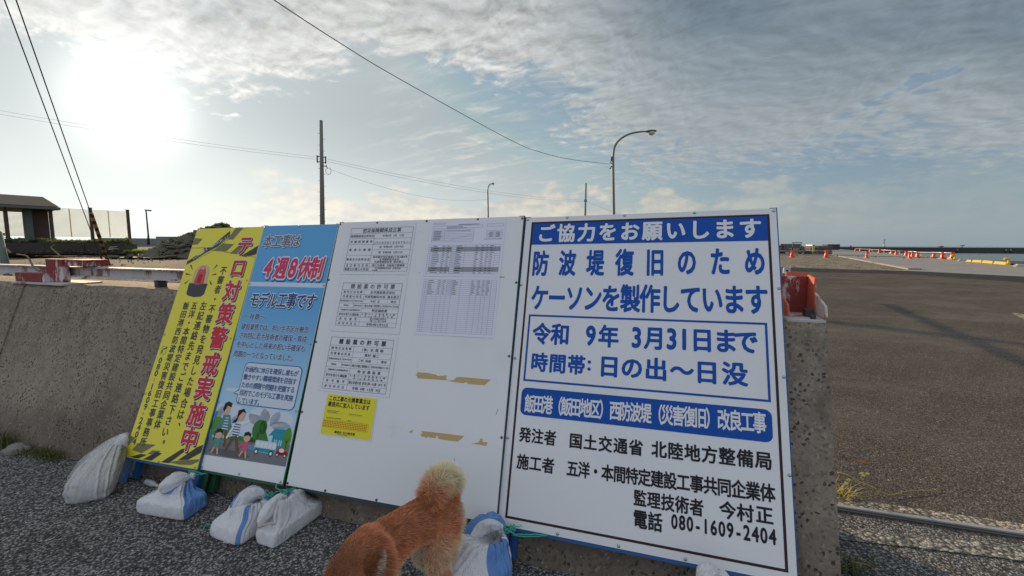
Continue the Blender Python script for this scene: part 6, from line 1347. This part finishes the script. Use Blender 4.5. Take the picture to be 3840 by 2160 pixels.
# mooring bollards on concrete plinths, yellow edge curbs
def bollard(px, py, hpx, label, m_, plinth):
    x0, y0, x1, y1 = plinth; p = onz((x0 + x1) / 2, y1, .012); k_ = pxm(p); t = thing('mooring_bollard', label, 'bollard', p, 'bollards on the quay edge')
    W2 = (x1 - x0) * k_ / 2; hp_ = (y1 - y0) * k_ * .85; qd_ = (q3 - q2).normalized(); qn_ = Vector((-qd_.y, qd_.x, 0)); qn_ = qn_ if qn_.x > 0 else -qn_
    w2 = min(W2, 1.6); dp = .9
    b = MB(); b.hexa([-qd_ * w2 - qn_ * 0, qd_ * w2, qd_ * w2 + qn_ * dp, -qd_ * w2 + qn_ * dp, -qd_ * w2 * .62 + UP * hp_ + qn_ * .1, qd_ * w2 * .62 + UP * hp_ + qn_ * .1, qd_ * w2 * .62 + UP * hp_ + qn_ * dp, -qd_ * w2 * .62 + UP * hp_ + qn_ * dp]); b.build('plinth', MT['quay'], t)
    bx = Vector(((px - (x0 + x1) / 2) * k_, .4, hp_)); s_ = hpx * k_
    b = MB(); P_ = cat_rom([bx, bx + V3(.02 * s_, 0, .30 * s_), bx + V3(.05 * s_, 0, .58 * s_), bx + V3(-.10 * s_, 0, .84 * s_), bx + V3(-.42 * s_, 0, .88 * s_), bx + V3(-.66 * s_, 0, .80 * s_)], 4); n = len(P_); b.tube(P_, [s_ * (.30 if i < 2 else .22 if i < n * .5 else .22 + .05 * i / n) for i in range(n)], 12); b.ell(bx + V3(-.62 * s_, 0, .80 * s_), .28 * s_, .25 * s_, .22 * s_, 12, 8); b.build('bollard_post', m_, t)
Y1, Y2 = MT['yelp'], MT['yel2']
bollard(3806, 990, 21, 'nearest yellow curved mooring bollard, at the right edge', Y1, (3768, 988, 3838, 1000)); bollard(3596, 971, 16, 'second nearest yellow mooring bollard, beside the last barricade', Y1, (3567, 971, 3614, 979)); bollard(3467, 960, 13, 'pale yellow mooring bollard in the gap between barricades', Y2, (3448, 960, 3490, 965)); bollard(3382, 951, 9, 'small far yellow bollard left of the barricade gap', Y2, (3366, 951, 3396, 957)); bollard(3322, 945, 7, 'smaller far yellow bollard among the barricades', Y2, (3308, 946, 3334, 951)); bollard(3278, 942, 6, 'smallest far yellow bollard at the far barricades', Y2, (3266, 943, 3288, 947))
qd_ = (q3 - q2).normalized(); qn_ = Vector((-qd_.y, qd_.x, 0)); qn_ = qn_ if qn_.x > 0 else -qn_
def curb(x0, y0, x1, y1, hpx, label, mtl):
    a = onz(x0, y0, .012); c = onz(x1, y1, .012); k_ = pxm(a); d = (c - a); s_ = qn_ * .25; h_ = hpx * k_; b = MB(); e_ = d.normalized() * .12
    b.hexa([V3(0, 0, 0), d, d + s_, s_, e_ + UP * h_ + s_ * .2, d - e_ + UP * h_ + s_ * .2, d - e_ + UP * h_ + s_ * .8, e_ + UP * h_ + s_ * .8]); o = b.build('edge_curb', mtl); o.location = a; tag(o, label, 'curb', 'yellow curbs on the quay edge')
curb(3620, 981, 3640, 982.2, 7, 'shortest of the four yellow curbs between the two near bollards', Y1); curb(3643, 982.4, 3679, 984.6, 8, 'second yellow curb right of the second nearest bollard', Y1); curb(3681, 985, 3720, 988.6, 9, 'third yellow curb left of the nearest bollard', Y1); curb(3724, 989, 3770, 993, 10, 'yellow curb next to the plinth of the nearest bollard', Y1)
curb(3486, 966, 3496, 967, 6, 'faded yellow curb left of the tenth barricade', Y2); curb(3512, 969, 3527, 970, 6, 'faded yellow curb between the tenth and eleventh barricades', Y2); curb(3545, 971, 3562, 973, 8, 'yellow curb left of the last barricade', Y1); curb(3402, 959, 3418, 960.5, 5, 'faded far yellow curb among the middle barricades', Y2); curb(3330, 951, 3342, 952, 5, 'faded farthest yellow curb on the quay edge', Y2)
# stacks, truck and container at the back of the yard
def far_box(x0, y0, x1, y1, gz=.0, depth=3.0):
    p = onz(x0, y1, gz); q = onz(x1, y1, gz); q = aty(x1, y1, p.y); k_ = pxm(p); h_ = (y1 - y0) * k_; return p, (q.x - p.x), h_, k_
p, w_, h_, k_ = far_box(3052, 922, 3121, 953); t = thing('panel_stack', 'tall stack of dark ribbed formwork panels in the yard', 'panel stack', p); n = 6
for i in range(n):
    b = MB(); b.box((w_ / 2 + .04 * sin(i * 2.3), 1.2, h_ * (i + .5) / n), (w_ - .02, 2.4, h_ / n * .80)); b.box((w_ / 2, 1.2, h_ * (i + .97) / n), (w_ * .94, 2.2, h_ / n * .14)); b.build('panel', mat('dark_formwork_%d' % i, (.085 + .02 * (i % 3), .085 + .018 * (i % 3), .082), .8, .3, 1.5), t)
p, w_, h_, k_ = far_box(3041, 922, 3059, 953); t = thing('timber_bundle', 'upright bundle of pale yellow battens at the left end of the panel stack', 'timber bundle', p - V3(0, .4, 0)); rr_ = random.Random(2); b = MB()
for i in range(9): b.box((w_ * (i + .5) / 9, rr_.uniform(-.1, .1), h_ * .48 * rr_.uniform(.92, 1.0)), (w_ / 11, .12, h_ * rr_.uniform(.93, 1.0)))
b.build('battens', mat('pale_battens', (.30, .26, .17), .8, .35, 4), t); b = MB(); b.box((w_ / 2, -.1, h_ * .3), (w_ * 1.05, .35, .05)); b.box((w_ / 2, -.1, h_ * .7), (w_ * 1.05, .35, .05)); b.build('binding', MT['dark'], t)
p, w_, h_, k_ = far_box(3103, 917, 3149, 937); p.z = .0; t = thing('container', 'long black box container standing behind the panel stack', 'container', p); b = MB(); b.box((w_ / 2, 1.3, h_ * .55), (w_, 2.6, h_ * .9)); b.build('box', MT['cable'], t); b = MB(); b.box((w_ * .5, 1.3, h_ * .05), (w_ * .96, 2.4, h_ * .1)); b.build('skid', MT['dark'], t); b = MB(); b.box((w_ / 2, 1.3, h_ * 1.02), (w_ * 1.01, 2.65, h_ * .05)); b.build('lid', MT['dark'], t)
p, w_, h_, k_ = far_box(3094, 917, 3107, 938); t = thing('white_van', 'small white vehicle top showing above the panel stack', 'van', p + V3(0, 6, 0)); b = MB(); b.hexa([V3(0, 0, .3), V3(w_, 0, .3), V3(w_, 3.5, .3), V3(0, 3.5, .3), V3(.1, .2, h_ * .97), V3(w_ - .1, .2, h_ * .97), V3(w_ - .1, 3.3, h_ * .97), V3(.1, 3.3, h_ * .97)]); b.build('body', MT['white'], t); b = MB(); b.box((w_ / 2, .10, h_ * .78), (w_ * .8, .1, h_ * .2)); b.build('window', MT['cable'], t)
b = MB(); [b.tube([V3(sx * w_, y, .35), V3(sx * w_ + .01, y, .35)], .34, 10) for sx in (0, 1) for y in (.8, 2.8)]; b.build('wheel', MT['cable'], t)
# flatbed truck seen from behind
p, w_, h_, k_ = far_box(2976, 909, 3018, 952); t = thing('flatbed_truck', 'old flatbed truck with a gantry frame over its load, seen from behind', 'truck', p); w0 = w_
wood = mat('weathered_boards', (.17, .12, .085), .9, .3, 3)
b = MB(); b.box((w_ * .5, 2.5, h_ * .28), (w_, 5.0, h_ * .10)); b.build('bed', MT['dark'], t)
for i in range(3): b = MB(); b.box((w_ * .55, -.04, h_ * (.10 + .08 * i)), (w_ * .88, .05, h_ * .065)); b.build('tail_board', wood, t)
b = MB(); ww = 31 * k_
for x in (0.05, ww): b.tube([V3(x, .4, h_ * .30), V3(x, .4, h_ * .96)], .06, 6)
b.tube([V3(-.1, .4, h_ * .97), V3(ww + .15, .4, h_ * .97)], .07, 6); b.tube([V3(0, .4, h_ * .80), V3(ww, .4, h_ * .80)], .05, 6); b.build('gantry', MT['dark'], t)
b = MB(); b.box((ww * .5, 4.4, h_ * .62), (w_ * .8, 1.6, h_ * .50)); b.build('cab', mat('grey_truck_cab', (.13, .135, .14), .5, .2, 2), t)
rr_ = random.Random(9); b = MB()
for i in range(14): b.ell((rr_.uniform(.1, w_), rr_.uniform(.2, 2.6), h_ * rr_.uniform(.34, .44)), rr_.uniform(.12, .34), .3, rr_.uniform(.08, .20), 8, 5)
b.build('load', mat('jumbled_load', (.34, .29, .23), .9, .6, 1.4), t)
for x in (.12, .88): b = MB(); b.tube([V3(w_ * x - .15, .9, .36), V3(w_ * x + .15, .9, .36)], .36, 12); b.build('wheel', MT['cable'], t)
p, w_, h_, k_ = far_box(2850, 919, 2974, 952); t = thing('steel_form_stack', 'long low dark steel stack, partly hidden behind the big sign', 'steel stack', p + V3(0, 2, 0))
for i in range(3): b = MB(); b.box((w_ * .5, 1.5, h_ * (i + .5) / 3), (w_, 3.0, h_ / 3 * .86)); b.build('steel_panel', MT['cable'] if i != 1 else MT['dark'], t)
for f in (.72, .84, .95): b = MB(); b.box((w_ * f, -.04, h_ * .6), (.12, .08, h_ * .7)); b.build('rib', MT['lamp'], t)
p, w_, h_, k_ = far_box(2850, 914, 3022, 940); p.y += 0; t = thing('spoil_bank', 'grey flat topped bank behind the flatbed truck with a sloping right end', 'bank', onz(2850, 936, 0)); k_ = pxm(t.location); b = MB(); ww = 172 * k_; hh_ = 22 * k_
b.prism([V3(0, 0, 0), V3(ww, 0, 0), V3(ww * .95, 0, hh_ * .45), V3(ww * .86, 0, hh_), V3(0, 0, hh_)], (0, 0, 0), (0, 6, 0)); b.build('bank_body', mat('grey_bank', (.11, .115, .11), .95, .2, .3), t)
# work sign and small red figure-shaped barricade stand just right of the big sign
p = onz(2946, 1042, 0); k_ = pxm(p); t = thing('work_notice_stand', 'small white striped notice board beside a red figure stand, behind the right bracket', 'notice stand', p)
b = MB(); b.box((2 * k_, 0, 28 * k_), (26 * k_, .03, 20 * k_)); b.build('board', MT['white'], t)
b = MB(); [b.box((2 * k_, -.02, (21 + 4.6 * i) * k_), (21 * k_, .006, 1.7 * k_)) for i in range(4)]; b.build('ruled_lines', MT['cable'], t) if False else None
for i in range(4): b = MB(); b.box((4 * k_, -.02, (21 + 4.6 * i) * k_), (18 * k_, .006, 1.7 * k_)); b.build('black_stripe', MT['cable'], t)
for x in (-9, 13): b = MB(); b.tube([V3(x * k_, .03, 0), V3(x * k_, .03, 38 * k_)], .6 * k_, 6); b.build('leg', MT['dark'], t)
p = onz(2934, 1044, 0) - V3(0, .25, 0); k_ = pxm(p); t = thing('red_figure_stand', 'red figure barricade stand with a dark top in front of the striped notice board', 'barricade stand', p); b = MB(); b.tube([V3(0, 0, 0), V3(0, 0, 18 * k_)], 1.0 * k_, 6); b.build('stem', MT['dark'], t); b = MB(); b.ell((0, 0, 22 * k_), 7 * k_, 5 * k_, 6.5 * k_, 14, 9); b.build('red_figure', MT['fluo'], t); b = MB(); b.ell((1 * k_, 0, 31 * k_), 4.5 * k_, 3 * k_, 3.5 * k_, 12, 8); b.build('cap', MT['cable'], t)
c = onz(2972, 1003); tag(rock(c, (.22, .14, .09), 9, MT['palecon']), 'single pale stone at the front edge of the gravel yard', 'rock')

# unseen boom added behind the big sign to cast the diagonal shadow
bo = thing('shadow_boom', 'unseen boom added at chest height behind the big sign to shade the brown asphalt', 'barrier', Vector((5.45, 13.45, 0)))
far_ = Vector((0, 0, 1.15)); near_ = Vector((1.1 - 5.45, 5.55 - 13.45, 1.15)); d = (near_ - far_).normalized(); s_ = Vector((-d.y, d.x, 0)) * .04
h_ = UP * .024; b = MB(); b.hexa([far_ - s_ - h_, near_ - s_ - h_, near_ + s_ - h_, far_ + s_ - h_, far_ - s_ + h_, near_ - s_ + h_, near_ + s_ + h_, far_ + s_ + h_]); b.build('arm', MT['peel2'], bo)
b = MB(); b.tube([V3(0, 0, -.1), V3(0, 0, 1.2)], .03, 8); b.build('pivot_post', MT['dark'], bo)
b = MB(); b.tube([near_ * .3 - UP * near_.z * .3 + far_ * 0, near_ * .3 + UP * (1.06 - near_.z * .3)], .018, 6); b.build('support_post', MT['dark'], bo)
